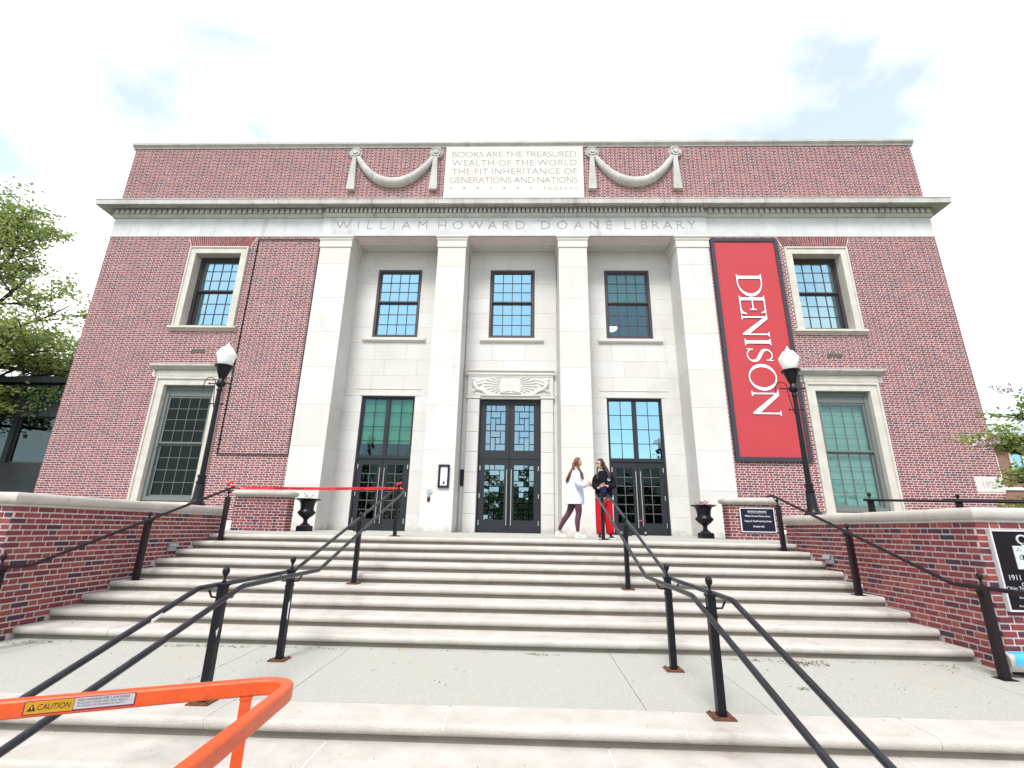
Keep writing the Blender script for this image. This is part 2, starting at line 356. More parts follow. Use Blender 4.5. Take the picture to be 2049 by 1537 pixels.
def brick_shape(Lx, Lz, d=.012, j=.0022):
    """one brick face block, back at y=0, face at y=-d, slightly uneven"""
    r = lambda: random.uniform(-j, j)
    c = .0035
    f = [(-Lx/2+c+r()*.5, -d+r(), -Lz/2+c+r()*.5), (Lx/2-c+r()*.5, -d+r(), -Lz/2+c+r()*.5), (Lx/2-c+r()*.5, -d+r(), Lz/2-c+r()*.5), (-Lx/2+c+r()*.5, -d+r(), Lz/2-c+r()*.5)]
    b = [(-Lx/2, -d+c, -Lz/2), (Lx/2, -d+c, -Lz/2), (Lx/2, -d+c, Lz/2), (-Lx/2, -d+c, Lz/2)]
    k = [(-Lx/2, 0, -Lz/2), (Lx/2, 0, -Lz/2), (Lx/2, 0, Lz/2), (-Lx/2, 0, Lz/2)]
    vs = f+b+k; fs = [(0, 1, 2, 3)]
    for o in (0, 4):
        for i in range(4): fs.append((o+4+i, o+4+(i+1) % 4, o+(i+1) % 4, o+i))
    return vs, fs
SHAPES = {}
def shape_mesh(kind, m, d):
    key = (kind, m.name, d)
    if key not in SHAPES:
        out_ = []
        for i in range(5):
            vs, fs = brick_shape(ST if kind == 's' else HD, CO-JT, d); me = bpy.data.meshes.new('brick'); me.from_pydata(vs, [], fs); me.materials.append(m); out_.append(me)
        SHAPES[key] = out_
    return random.choice(SHAPES[key])
def lay_bricks(cs, frame, m, parent, nind, proud=.006, sort=None, stuffname='brickwork'):
    """frame(u, v) -> (world point, rotation about z); the nind nearest whole bricks become objects, the rest one mesh"""
    rot = frame[1]; fn = frame[0]; cr, sr = math.cos(rot), math.sin(rot)
    cs = sorted(cs, key=lambda c: (fn((c[0]+c[1])/2, (c[2]+c[3])/2)-CAM).length if sort is None else sort(c))
    n = 0; mb = MB()
    for c in cs:
        p = fn((c[0]+c[1])/2, (c[2]+c[3])/2)
        if c[4] and n < nind:
            o = bpy.data.objects.new('brick', shape_mesh(c[4], m, proud)); COL.objects.link(o); o.parent = parent; o.location = p-wl(parent); o.rotation_euler = (0, 0, rot); n += 1
        else:
            vs, fs = brick_shape(c[1]-c[0], c[3]-c[2], proud)
            mb.add([(p.x+x*cr-y*sr, p.y+x*sr+y*cr, p.z+z) for x, y, z in vs], fs)
    if mb.v: mb.build(stuffname, m, parent, kind='stuff')
    return n
# ------------------------------------------------------------------ ground
def slab_holes(mb, x0, x1, z0, z1, holes, y0, y1):
    xs = sorted({x0, x1, *[min(max(h[0], x0), x1) for h in holes], *[min(max(h[1], x0), x1) for h in holes]})
    zs = sorted({z0, z1, *[min(max(h[2], z0), z1) for h in holes], *[min(max(h[3], z0), z1) for h in holes]})
    for i in range(len(xs)-1):
        run = None
        for k in range(len(zs)-1):
            cx, cz = (xs[i]+xs[i+1])/2, (zs[k]+zs[k+1])/2
            solid = not any(h[0] < cx < h[1] and h[2] < cz < h[3] for h in holes)
            if solid: run = (run[0], zs[k+1]) if run else (zs[k], zs[k+1])
            if (not solid or k == len(zs)-2) and run:
                mb.box(xs[i], xs[i+1], y0, y1, run[0], run[1]); run = None
GZ = -2.49
MB().box(-400, 400, -400, 400, GZ-.4, GZ-.006).build('ground', M_grass, kind='structure')
MB().box(-14, 14, -60, -11.9, GZ-.2, GZ).build('plaza', M_pave, kind='structure')
terr = MB()
for s in (-1, 1):
    a, b = sorted((s*5.86, s*60)); terr.box(a, b, -8.1, -3.9, -2.4, .36)
    a, b = sorted((s*14.3, s*60)); terr.box(a, b, -3.9, 40, -2.4, .36)
terr.build('terrace_ground', M_grass, kind='structure')
q_ = MB()
for s in (-1, 1):
    a, b = sorted((s*7.004, s*14.29)); q_.box(a, b, -3.89, -.0, -2.4, -.03)
q_.build('side_path', M_conc, kind='structure')

# ------------------------------------------------------------------ the library
lib = empty('library_building', (0, 0, 0), 'long red brick library with four limestone piers, inscribed frieze and dentil cornice', 'building')
HW = 14.03
side_holes = []
for s in (-1, 1):
    cx = s*10.02
    side_holes += [(cx-.83, cx+.83, 6.29, 9.0), (cx-.85, cx+.85, .69, 4.31)]
wall = MB()
for s in (-1, 1):
    a, b = sorted((s*6.5, s*HW)); slab_holes(wall, a, b, -1.2, 9.64, side_holes, .006, .5)
wall.box(-HW, HW, .006, .5, 9.64, 13.38)
wall.box(-HW, -HW+.4, .5, 14, -1.2, 13.38); wall.box(HW-.4, HW, .5, 14, -1.2, 13.38)
wall.box(-HW+.4, HW-.4, 13.6, 14, -1.2, 13.38)
wall.build('wall', M_mortar, lib)
MB().box(-HW+.4, HW-.4, .5, 13.6, 12.3, 12.45).build('roof', M_slate, lib)
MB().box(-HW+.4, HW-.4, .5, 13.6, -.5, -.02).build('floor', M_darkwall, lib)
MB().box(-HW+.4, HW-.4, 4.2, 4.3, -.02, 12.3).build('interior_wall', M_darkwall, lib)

# bricks: whole ones nearest the steps are single objects, the rest one mesh
surround = []
for s in (-1, 1):
    cx = s*10.02
    surround += [(cx-1.02, cx+1.02, 6.28, 9.22), (cx-1.08, cx+1.08, .60, 4.60), (cx-1.30, cx+1.30, 4.60, 4.93), (cx-1.12, cx+1.12, 6.13, 6.28), (cx-.24, cx+.24, 5.36, 5.50)]
    surround += [(cx-1.035-.16*(k+.5)/6, cx+1.035+.16*(k+.5)/6, 9.22+.07*k, 9.29+.07*k) for k in range(6)]
surround.append((13.26, 14.03, 1.35, 1.75))
cs = []
cs += cells(-HW, -6.5, .2, 9.635, surround, vbase=.02)
cs += cells(6.5, HW, .2, 9.635, surround, vbase=.02, ubase=.1)
para = [(-2.46, 2.48, 11.2, 13.4)]
cs += cells(-HW, HW, 10.75, 13.375, para, vbase=10.75)
ANCH = [Vector((7.6, 0, 1.2)), Vector((-7.6, 0, 1.2))]
def bsort(c):
    x, z = (c[0]+c[1])/2, (c[2]+c[3])/2
    d = (Vector((x, 0, z))-CAM).length
    if z < .45 or (5.3 < abs(x) < 6.75 and z < .95): d += 50
    return d
lay_bricks(cs, (lambda u, v: Vector((u, .006, v)), 0), M_brick, lib, 300, .008, bsort)
# splayed flat arches of soldier bricks above the upper windows
for s in (-1, 1):
    cx = s*10.02; mb = MB(); n = 30
    for i in range(n):
        t0, t1 = -1+2*i/n+.006, -1+2*(i+1)/n-.006
        zb, zt = 9.225, 9.635
        for (za, zc) in ((zb, zb+.135), (zb+.146, zb+.262), (zb+.273, zt)) if i % 2 else ((zb, zb+.202), (zb+.213, zt)):
            fa = (za-zb)/(zt-zb); fc = (zc-zb)/(zt-zb); wa = 1.02+.16*fa; wc = 1.02+.16*fc
            mb.py([(cx+t0*wa, za), (cx+t1*wa, za), (cx+t1*wc, zc), (cx+t0*wc, zc)], -.002, .006)
    mb.build('arch', M_brick, lib)
    fil = MB()
    for q in (-1, 1):
        pts = [(cx+q*1.02, 9.22), (cx+q*1.11, 9.22), (cx+q*1.11, 9.22), (cx+q*1.19, 9.64)]
    # little triangles of brick beside the splay
    MB().cbox(cx-.235, cx+.235, -.004, .02, 5.365, 5.495, .004).build('vent', M_joint, lib)

# parapet coping in stones
def stones(name, prof, x0, x1, n, m, jt=.006, x_off=0):
    L_ = (x1-x0)/n
    for i in range(n): MB().px(prof, x0+i*L_+jt/2, x0+(i+1)*L_-jt/2).build(name, m, lib)
cp = [(.45, 13.38), (-.02, 13.38), (-.03, 13.43), (-.10, 13.50), (-.10, 13.585), (.45, 13.62)]
stones('coping_stone', cp, -HW-.10, HW+.10, 18, M_wlime)
mb = MB(); 
for s in (-1, 1):
    a, b = sorted((s*(HW+.10), s*(HW-.4))); mb.box(a, b, .455, 14, 13.38, 13.6)
mb.build('side_coping', M_wlime, lib)
MB().box(-HW-.09, HW+.09, -.09, .44, 13.40, 13.575).build('coping_mortar', M_wjoint, lib) if False else None

# cornice: corona with cove and fascia, in stones
P = .44
cor = [(.1, 10.74), (-.10, 10.74), (-.13, 10.72), (-.20, 10.735), (-P+.05, 10.66), (-P, 10.66), (-P, 10.83), (-P-.015, 10.845), (-P-.015, 10.875), (.0, 11.10), (.1, 11.10)]
def corpiece(x0, x1, m0=0, m1=0):
    # m0/m1: mitre sign at either end (the end face slides outward with the projection)
    n = len(cor); vs = [(x0-(m0*max(0, -y) if m0 else 0), y, z) for y, z in cor]+[(x1+(m1*max(0, -y) if m1 else 0), y, z) for y, z in cor]
    mb = MB(); mb.add(vs, [tuple(range(n))[::-1], tuple(range(n, 2*n))]+[(i, (i+1) % n, n+(i+1) % n, n+i) for i in range(n)])
    mb.build('cornice_stone', M_wlime, lib)
nC = 22; step = 2*HW/nC
for i in range(nC):
    corpiece(-HW+i*step+(.003 if i else 0), -HW+(i+1)*step-(.003 if i < nC-1 else 0), 1 if i == 0 else 0, 1 if i == nC-1 else 0)
for s in (-1, 1):   # returns along the sides
    n = len(cor); mb = MB()
    vs = [(s*(HW-y), min(y, 0) if y < 0 else 0, z) for y, z in cor]+[(s*(HW-y), 14, z) for y, z in cor]
    mb.add(vs, [tuple(range(n)), tuple(range(n, 2*n))[::-1]]+[(i, n+i, n+(i+1) % n, (i+1) % n) for i in range(n)]); mb.build('cornice_return', M_wlime, lib)
# bed mould, dentils and frieze
bed = [(.02, 10.37), (-.045, 10.37), (-.075, 10.42), (-.075, 10.47), (-.09, 10.50), (.02, 10.50)]
def shift(pr, d): return [(y-d if y < .01 else y, z) for y, z in pr]
MB().px(bed, -HW-.07, -6.56).px(shift(bed, .05), -6.555, 6.555).px(bed, 6.56, HW+.07).build('bed_moulding', M_wlime, lib)
MB().px([(.01, 10.505), (-.03, 10.505), (-.03, 10.72), (.01, 10.72)], -HW, HW).build('dentil_band', M_frieze, lib)
mb = MB()
for i in range(88):
    x = -6.5+13.0*(i+.5)/88; mb.cbox(x-.046, x+.046, -.165, -.028, 10.515, 10.69, .004)
for i in range(39):
    for s in (-1, 1):
        x = s*(6.62+(HW-6.60)*(i+.5)/39); mb.cbox(x-.062, x+.062, -.115, -.028, 10.515, 10.69, .004)
mb.build('dentil', M_frieze, lib, kind='stuff')
# side frieze blocks
for s in (-1, 1):
    xs = [6.56, 7.9, 9.38, 10.86, 12.34, 13.4, HW+.012]
    for a, b in zip(xs, xs[1:]):
        a_, b_ = sorted((s*a, s*b)); MB().cbox(a_+.002, b_-.002, -.012, .05, 9.642, 10.37, .004).build('frieze_stone', M_frieze, lib)
# centre frieze, letters cut in
FY = -.06
ftx = [('WILLIAM', -6.10, -2.93, 9.90, .35), ('HOWARD', -2.55, .42, 9.90, .35), ('DOANE', .98, 3.38, 9.90, .35), ('LIBRARY', 3.80, 6.20, 9.90, .35)]
fr = engrave('inscribed_frieze', (-6.555, 6.555, 9.642, 10.37), ftx, M_frieze, lib, FY, .02, -.022)
fr['label'] = 'centre frieze with the words WILLIAM HOWARD DOANE LIBRARY cut in'
MB().box(-6.55, 6.55, FY+.022, .5, 9.645, 10.365).build('frieze_core', M_grime, lib)
# panel with the quotation
tx = [('BOOKS·ARE·THE·TREASURED', -2.22, 2.24, 12.91, .26), ('WEALTH·OF·THE·WORLD', -2.22, 2.24, 12.54, .26), ('THE·FIT·INHERITANCE·OF', -2.21, 2.25, 12.17, .26), ('GENERATIONS·AND·NATIONS', -2.26, 2.26, 11.80, .26), ('THOREAU', 1.05, 2.26, 11.50, .13)]
tx += [('*', -2.2+i*.47, 0, 11.52, .12) for i in range(7)]
tb = engrave('quotation_tablet', (-2.455, 2.475, 11.10, 13.375), tx, M_lime, lib, -.05, .018, -.020)
MB().box(-2.45, 2.47, -.03, .3, 11.10, 13.37).build('tablet_core', M_grime, lib)

# swags
def swag(xa, xb):
    g = empty('stone_swag', ((xa+xb)/2, 0, 12.4)); g.parent = lib; g.location = ((xa+xb)/2, 0, 12.4)
    ln = xb-xa; pts = []; rs = []; n = 42
    for i in range(n+1):
        t = -1+2*i/n; x = (xa+xb)/2+t*ln*.462; z = 11.80+1.10*(math.cosh(1.55*t)-1)/(math.cosh(1.55)-1); pts.append((x, -.05, z)); rs.append(.175*math.sqrt(max(.0, 1-.80*t*t))+.012)
    for a, b in ((0, 12), (12, 30), (30, n)):
        MB().tube(pts[a:b+1], rs[a:b+1], 14).build('garland', M_wlime, g, smooth=50)
    for i in (12, 30):
        p, q = Vector(pts[i]), Vector(pts[i+1]); d = (q-p).normalized()*.012
        MB().tube([p-d, p+d], rs[i]+.004, 14).build('joint', M_wjoint, g)
    for x in (xa, xb):
        k = MB()
        nn = 24
        for (r, y0, y1) in ((.235, -.09, .006), (.17, -.15, -.08), (.09, -.18, -.14)):
            poly = [(x+r*math.cos(2*math.pi*i/nn), 13.09+r*math.sin(2*math.pi*i/nn)*1.02) for i in range(nn)]; k.py(poly, y0, y1)
        k.box(x-.10, x+.10, -.13, 0, 12.86, 12.95)
        for a in range(5): 
            t = R(30+30*a); k.tube([(x+.2*math.cos(t), -.1, 13.1+.2*math.sin(t)), (x+.12*math.cos(t), -.16, 13.1+.12*math.sin(t))], .03, 6)
        k.build('rosette', M_wlime, g, smooth=40)
        s = MB(); pr = [(-.07, 12.86), (.07, 12.86), (.135, 11.56), (.12, 11.51), (-.14, 11.51), (-.155, 11.56)]
        n0 = len(pr)
        s.py([(x-.02+u, z) for u, z in pr], -.13, .004)
        s.build('tassel', M_wlime, g)
swag(-5.74, -2.80); swag(2.80, 5.74)

# recess between the piers
RB = .92
rec_holes = [(-4.88, -3.12, -.1, 4.24), (3.12, 4.88, -.1, 4.24), (-.99, .99, -.1, 4.20)]+[(cx-.78, cx+.78, 6.32, 8.90) for cx in (-3.99, 0, 3.99)]
m = MB(); slab_holes(m, -6.5, 6.5, -.1, 9.66, rec_holes, RB+.02, RB+.5); m.box(-6.5, -6.0, .3, RB+.5, -.1, 9.64); m.box(6.0, 6.5, .3, RB+.5, -.1, 9.64)
m.build('recess_core', M_grime, lib)
MB().box(-6.3, 6.3, FY+.03, RB+.4, 9.648, 9.8).build('soffit', M_lime, lib)
# ashlar blocks on the recess wall
random.seed(5)
zs = [-.02, .54, 1.165, 1.79, 2.43, 3.07, 3.70, 4.24, 4.94, 5.50, 6.11, 6.67, 7.225, 7.78, 8.36, 8.97, 9.645]
for bay in (-3.99, 0, 3.99):
    x0, x1 = bay-1.52, bay+1.52
    for k, (za, zb) in enumerate(zip(zs, zs[1:])):
        cuts = [x0]+([bay-.62, bay+.45] if k % 2 else [bay-.25, bay+.85])+[x1]
        if k == len(zs)-2: cuts = [x0, bay-1.0, bay+1.0, x1]
        for a, b in zip(cuts, cuts[1:]):
            pcs = [(a, b, za, zb)]
            for h in rec_holes:
                nx = []
                for (p, q, r, t) in pcs:
                    if q <= h[0] or p >= h[1] or t <= h[2]+.001 or r >= h[3]-.001: nx.append((p, q, r, t)); continue
                    if p < h[0]: nx.append((p, h[0], r, t))
                    if q > h[1]: nx.append((h[1], q, r, t))
                    if t > h[3]: nx.append((max(p, h[0]), min(q, h[1]), h[3], t))
                    if r < h[2]: nx.append((max(p, h[0]), min(q, h[1]), r, h[2]))
                pcs = nx
            for (p, q, r, t) in pcs:
                if q-p < .03 or t-r < .03: continue
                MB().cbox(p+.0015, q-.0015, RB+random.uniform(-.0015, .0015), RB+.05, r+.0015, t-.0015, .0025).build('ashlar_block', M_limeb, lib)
# piers built of tall stones
def pier(name, xa, xb, yb, lab, zj):
    g = empty(name, ((xa+xb)/2, FY, 0)); g.parent = lib; g['label'] = lab
    zz = [-.03]+zj+[9.19]
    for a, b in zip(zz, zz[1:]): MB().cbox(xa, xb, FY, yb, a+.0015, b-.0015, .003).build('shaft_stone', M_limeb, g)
    c = [(0, 9.192), (.025, 9.20), (.025, 9.44), (.05, 9.47), (.05, 9.535), (.085, 9.56), (.085, 9.64), (0, 9.64)]
    mb = MB(); ring = []
    for d, z in c: ring.append([(xa-d, FY-d, z), (xb+d, FY-d, z), (xb+d, yb, z), (xa-d, yb, z)])
    for i in range(len(c)-1): mb.add(ring[i]+ring[i+1], [(j, (j+1) % 4, 4+(j+1) % 4, 4+j) for j in range(4)])
    mb.add(ring[1], [(3, 2, 1, 0)]); mb.add(ring[-2], [(0, 1, 2, 3)])
    mb.build('capital', M_lime, g)
pier('stone_pier', -2.50, -1.56, RB+.02, 'second pier from the left, with the notice case on it', [1.2, 2.33, 3.70, 4.93, 6.13, 7.3, 8.45])
pier('stone_pier', 1.56, 2.50, RB+.02, 'third pier from the left, behind the two women', [1.25, 2.45, 3.73, 4.93, 6.14, 7.31, 8.45])
pier('stone_pier', -6.53, -5.48, RB+.02, 'leftmost pier, beside the empty dark wall frame', [1.25, 2.4, 3.69, 4.9, 6.1, 7.3, 8.56])
pier('stone_pier', 5.48, 6.53, RB+.02, 'rightmost pier, beside the red banner', [1.25, 2.4, 3.70, 4.9, 6.1, 7.3, 8.56])

# ---- window units
def panes(parent, xs, zs_, y, m, tilt=.006, depth=.006):
    for a, b in zip(xs, xs[1:]):
        for c, d in zip(zs_, zs_[1:]):
            pane(parent, a, b, c, d, y, m, tilt)
PM = {}
def pane(parent, a, b, c, d, y, m, tilt=.006):
    key = (round(b-a, 3), round(d-c, 3), m.name)
    if key not in PM:
        w_, h_ = (b-a)/2, (d-c)/2
        me = bpy.data.meshes.new('pane'); me.from_pydata([(-w_, 0, -h_), (w_, 0, -h_), (w_, 0, h_), (-w_, 0, h_)], [], [(0, 1, 2, 3)]); me.materials.append(m); PM[key] = me
    o = bpy.data.objects.new('pane', PM[key]); COL.objects.link(o); o.parent = parent; o.location = Vector(((a+b)/2, y, (c+d)/2))-wl(parent)
    o.rotation_euler = (random.gauss(0, tilt), 0, random.gauss(0, tilt)); return o
def lin(a, b, n): return [a+(b-a)*i/n for i in range(n+1)]
def bars(mb, xs, zs_, y0, y1, t):
    for x in xs[1:-1]: mb.box(x-t/2, x+t/2, y0, y1, zs_[0], zs_[-1])
    for z in zs_[1:-1]: mb.box(xs[0], xs[-1], y0+.002, y1-.002, z-t/2, z+t/2)
def frame(mb, x0, x1, z0, z1, w_, y0, y1):
    mb.box(x0, x0+w_, y0, y1, z0, z1); mb.box(x1-w_, x1, y0, y1, z0, z1); mb.box(x0+w_, x1-w_, y0, y1, z0, z0+w_); mb.box(x0+w_, x1-w_, y0, y1, z1-w_, z1)
def sash_window(x0, x1, z0, z1, y, fm, mm, gl, rows, zmid, lab, blind=None, fw=.075, top=0.):
    g = MB(); frame(g, x0, x1, z0, z1, fw, y, y+.16)
    if top: g.box(x0+fw, x1-fw, y+.02, y+.15, z1-fw-top, z1-fw)
    wn = g.build('window', fm, lib); wn['label'] = lab
    zt = z1-fw-top
    for (a, b, yy) in ((zmid+.03, zt, y+.04), (z0+fw, zmid+.03, y+.09)):
        sx0, sx1 = x0+fw, x1-fw; s = MB(); frame(s, sx0+.002, sx1-.002, a, b, .055, yy, yy+.045)
        if yy < y+.05: s.box(sx0+.002, sx1-.002, yy-.012, yy, a, a+.05)
        s.build('sash', fm, wn)
        xs = lin(sx0+.055, sx1-.055, 4); zz = lin(a+.055, b-.055, rows)
        mbars = MB(); bars(mbars, xs, zz, yy+.008, yy+.03, .027 if rows == 3 else .018); mbars.build('muntin', mm, wn)
        panes(wn, xs, zz, yy+.02, gl)
    if blind:
        MB().box(x0+fw+.02, x1-fw-.02, y+.20, y+.21, blind[0], blind[1]).build('blind', blind[2], wn)
    return wn
for cx, nm in ((-3.99, 'upper window in the left bay'), (0, 'upper window above the carved lintel'), (3.99, 'upper window in the right bay, with a lit bowl lamp inside')):
    sash_window(cx-.775, cx+.775, 6.325, 8.895, RB+.03, M_bronze, M_bronze, G_mid if cx > 1 else G_sky, 3, 7.62, nm, blind=(6.4, 8.8, M_blind2) if cx < 1 else (7.62, 8.8, M_blind2))
    MB().px([(RB+.1, 6.14), (RB-.03, 6.14), (RB-.09, 6.19), (RB-.09, 6.28), (RB+.1, 6.31)], cx-1.07, cx+1.07).build('sill', M_lime, lib)
# bowl lamp hanging inside the right bay window
g = MB(); g.lathe([(.001, -.12), (.10, -.10), (.18, -.04), (.20, .02), (.19, .02)], (3.62, 2.1, 7.2), 20)
M_lit = bpy.data.materials.new('lit_bowl'); M_lit.use_nodes = True; bb = M_lit.node_tree.nodes['Principled BSDF']; bb.inputs['Base Color'].default_value = (.9, .8, .6, 1); bb.inputs['Emission Color'].default_value = (1, .83, .6, 1); bb.inputs['Emission Strength'].default_value = 2.2
lamp_in = empty('pendant_lamp', (3.62, 2.1, 7.08), 'lit bowl pendant seen through the upper right-bay window', 'lamp')
g.build('bowl', M_lit, lamp_in, smooth=60)
MB().tube([(3.62, 2.1, 7.2), (3.62, 2.1, 9.5)], .012, 6).build('stem', M_black, lamp_in)
MB().box(2.7, 5.3, 1.0, 4.1, 9.5, 9.56).build('ceiling_panel', M_fwhite, lib)

for s in (-1, 1):
    cx = s*10.02; side = 'left' if s < 0 else 'right'
    # upper: stone architrave, sill, window
    a = MB(); x0, x1 = cx-1.02, cx+1.02
    for (u0, u1, v0, v1) in ((x0, cx-.785, 6.28, 9.22), (cx+.785, x1, 6.28, 9.22), (cx-.785, cx+.785, 8.97, 9.22)): a.box(u0, u1, -.05, .34, v0, v1)
    for (u0, u1, v0, v1) in ((x0, x0+.05, 6.28, 9.22), (x1-.05, x1, 6.28, 9.22), (x0+.05, x1-.05, 9.17, 9.22)): a.box(u0, u1, -.08, -.05, v0, v1)
    a.build('window_surround', M_warm, lib)
    MB().px([(.34, 6.13), (-.02, 6.13), (-.06, 6.17), (-.12, 6.19), (-.12, 6.26), (-.05, 6.285), (.34, 6.335)], cx-1.12, cx+1.12).build('sill', M_warm, lib)
    sash_window(cx-.78, cx+.78, 6.345, 8.965, .26, M_bronze, M_bronze, G_sky, 3, 7.66, 'upper window at the %s end of the front' % side, fw=.09)
    # lower: taller, hooded, grey-green painted
    a = MB(); x0, x1 = cx-1.08, cx+1.08
    for (u0, u1, v0, v1) in ((x0, cx-.81, .60, 4.53), (cx+.81, x1, .60, 4.53), (cx-.81, cx+.81, 4.27, 4.53)): a.box(u0, u1, -.05, .10, v0, v1)
    for (u0, u1, v0, v1) in ((x0, x0+.06, .60, 4.53), (x1-.06, x1, .60, 4.53), (x0+.06, x1-.06, 4.46, 4.53)): a.box(u0, u1, -.085, -.05, v0, v1)
    a.build('window_surround', M_warm, lib)
    MB().px([(.3, .58), (-.12, .58), (-.12, .70), (.3, .745)], cx-1.12, cx+1.12).build('sill', M_warm, lib)
    MB().px([(.02, 4.532), (-.05, 4.532), (-.065, 4.56), (-.07, 4.62), (-.07, 4.72), (-.05, 4.76), (.02, 4.76)], cx-1.10, cx+1.10).build('window_frieze', M_warm, lib)
    MB().px([(.02, 4.762), (-.10, 4.762), (-.14, 4.80), (-.20, 4.83), (-.22, 4.86), (-.22, 4.92), (.02, 4.97)], cx-1.28, cx+1.28).build('hood', M_wlime, lib)
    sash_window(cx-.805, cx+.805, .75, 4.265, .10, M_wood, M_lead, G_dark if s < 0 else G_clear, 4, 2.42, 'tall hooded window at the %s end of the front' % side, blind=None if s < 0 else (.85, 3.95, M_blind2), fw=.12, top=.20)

# ---- doors
def lever(mb, x, y, z0, z1):
    mb.tube([(x, y, z0), (x, y, z1)], .014, 8); mb.tube([(x, y, z0+.15), (x, y+.06, z0+.15)], .01, 6); mb.tube([(x, y, z1-.15), (x, y+.06, z1-.15)], .01, 6)
def door_leaf(x0, x1, z0, z1, y, hinge, glassbox, pat=None, nx=2, nz=6, gm=G_dark, handle=True, parent=None, mm=None):
    gx0, gx1, gz0, gz1 = glassbox
    d = MB(); slab_holes(d, x0+.003, x1-.003, z0, z1, [(gx0, gx1, gz0, gz1)], y, y+.055)
    leaf = d.build('door' if handle else 'transom', M_door if handle else M_doortop, parent or lib)
    if pat is None:
        xs, zz = lin(gx0, gx1, nx), lin(gz0, gz1, nz); b = MB(); bars(b, xs, zz, y+.008, y+.03, .016); b.build('muntin', mm or M_lead, leaf); panes(leaf, xs, zz, y+.022, gm)
    else:
        cols, rows, cells_ = pat; ux = (gx1-gx0)/cols; uz = (gz1-gz0)/rows; b = MB()
        for (c0, c1, r0, r1) in cells_:
            a0, a1, b1, b0 = gx0+c0*ux, gx0+c1*ux, gz1-r0*uz, gz1-r1*uz
            frame(b, a0-.011, a1+.011, b0-.011, b1+.011, .022, y+.006, y+.03)
            pane(leaf, a0+.011, a1-.011, b0+.011, b1-.011, y+.02, gm, .012)
        b.build('muntin', M_door, leaf)
    if handle:
        h = MB(); hx = x1-.07 if hinge < 0 else x0+.07; lever(h, hx, y-.06, .22, 1.90); h.build('handle', M_steel, leaf)
        for zz_ in (.3, 1.1, 1.95):
            q = MB(); kx = x0+.035 if hinge < 0 else x1-.035; q.box(kx-.012, kx+.012, y-.018, y, zz_-.07, zz_+.07); q.build('hinge', M_steel, leaf)
    return leaf
DY = RB+.10
for cx, side in ((-4.0, 'left'), (4.0, 'right')):
    e = empty('double_door', (cx, DY, 0)); e.parent = lib; e['label'] = 'glazed double door and transom in the %s bay' % side
    f = MB(); frame(f, cx-.878, cx+.878, -.04, 4.235, .05, DY-.04, DY+.10); f.box(cx-.828, cx+.828, DY-.03, DY+.09, 2.20, 2.28); f.box(cx-.045, cx+.045, DY-.02, DY+.08, 2.28, 4.185)
    f.build('frame', M_doortop, e)
    gm2 = G_clear if cx < 0 else G_sky
    for (a, b) in ((cx-.828, cx-.045), (cx+.045, cx+.828)):
        xs, zz = lin(a+.03, b-.03, 2), lin(2.31, 4.155, 4); q = MB(); bars(q, xs, zz, DY+.008, DY+.03, .02); frame(q, a, b, 2.28, 4.185, .03, DY, DY+.04); q.build('muntin', M_doortop, e)
        for i in range(2):
            for k in range(4): pane(e, xs[i], xs[i+1], zz[k], zz[k+1], DY+.022, gm2, .006)
    if cx < 0: MB().box(cx-.78, cx+.80, DY+.09, DY+.10, 2.68, 4.15).build('blind', M_blind, e)
    for sgn in (-1, 1):
        a, b = (cx-.828, cx-.002) if sgn < 0 else (cx+.002, cx+.828)
        gx0, gx1 = (a+.17, b-.16) if sgn < 0 else (a+.16, b-.17)
        door_leaf(a, b, .0, 2.195, DY, sgn, (gx0, gx1, .36, 2.0), nz=6, gm=G_dark, parent=e)
    MB().px([(RB+.04, 4.465), (RB-.014, 4.468), (RB-.016, 4.482), (RB+.04, 4.485)], cx-1.10, cx+1.10).build('lintel_moulding', M_lime, lib)
    m3 = MB(); m3.box(cx-.97, cx+.97, RB-.015, RB+.02, 4.25, 4.32); m3.build('lintel_band', M_lime, lib)
    m3 = MB(); m3.box(cx-.89, cx+.89, RB+.02, 1.5, -.2, -.006); m3.build('threshold', M_conc, lib)
# middle door with the interlocking panes
unitp = [(0, 1, 1, 3), (1, 3, 1, 2), (3, 4, 1, 3), (1, 2, 2, 4), (2, 3, 2, 3), (0, 1, 3, 4), (2, 4, 3, 4)]
def pattern(nrep, mirror, rows):
    c = [(0, 1, 0, 1), (1, 2, 0, 1), (2, 4, 0, 1)]
    for i in range(nrep): c += [(a, b, r0+3*i, r1+3*i) for a, b, r0, r1 in unitp]
    if mirror: c = [(4-b, 4-a, r0, r1) for a, b, r0, r1 in c]
    return (4, rows, c)
e = empty('double_door', (0, DY, 0)); e.parent = lib; e['label'] = 'middle double door with interlocking leaded panes'
f = MB(); frame(f, -.985, .985, -.04, 4.19, .035, DY-.02, DY+.10); f.box(-.95, .95, DY-.01, DY+.09, 2.235, 2.265); f.build('frame', M_door, e)
for sgn in (-1, 1):
    a, b = (-.95, -.002) if sgn < 0 else (.002, .95)
    door_leaf(a, b, 2.27, 4.155, DY, sgn, (a+(.17 if sgn < 0 else .14), b-(.14 if sgn < 0 else .17), 2.50, 3.99), pat=pattern(2, sgn > 0, 7), gm=G_frost, handle=False, parent=e)
    door_leaf(a, b, .0, 2.23, DY, sgn, (a+(.17 if sgn < 0 else .14), b-(.14 if sgn < 0 else .17), .37, 2.06), pat=pattern(3, sgn > 0, 10), gm=G_frost, parent=e)
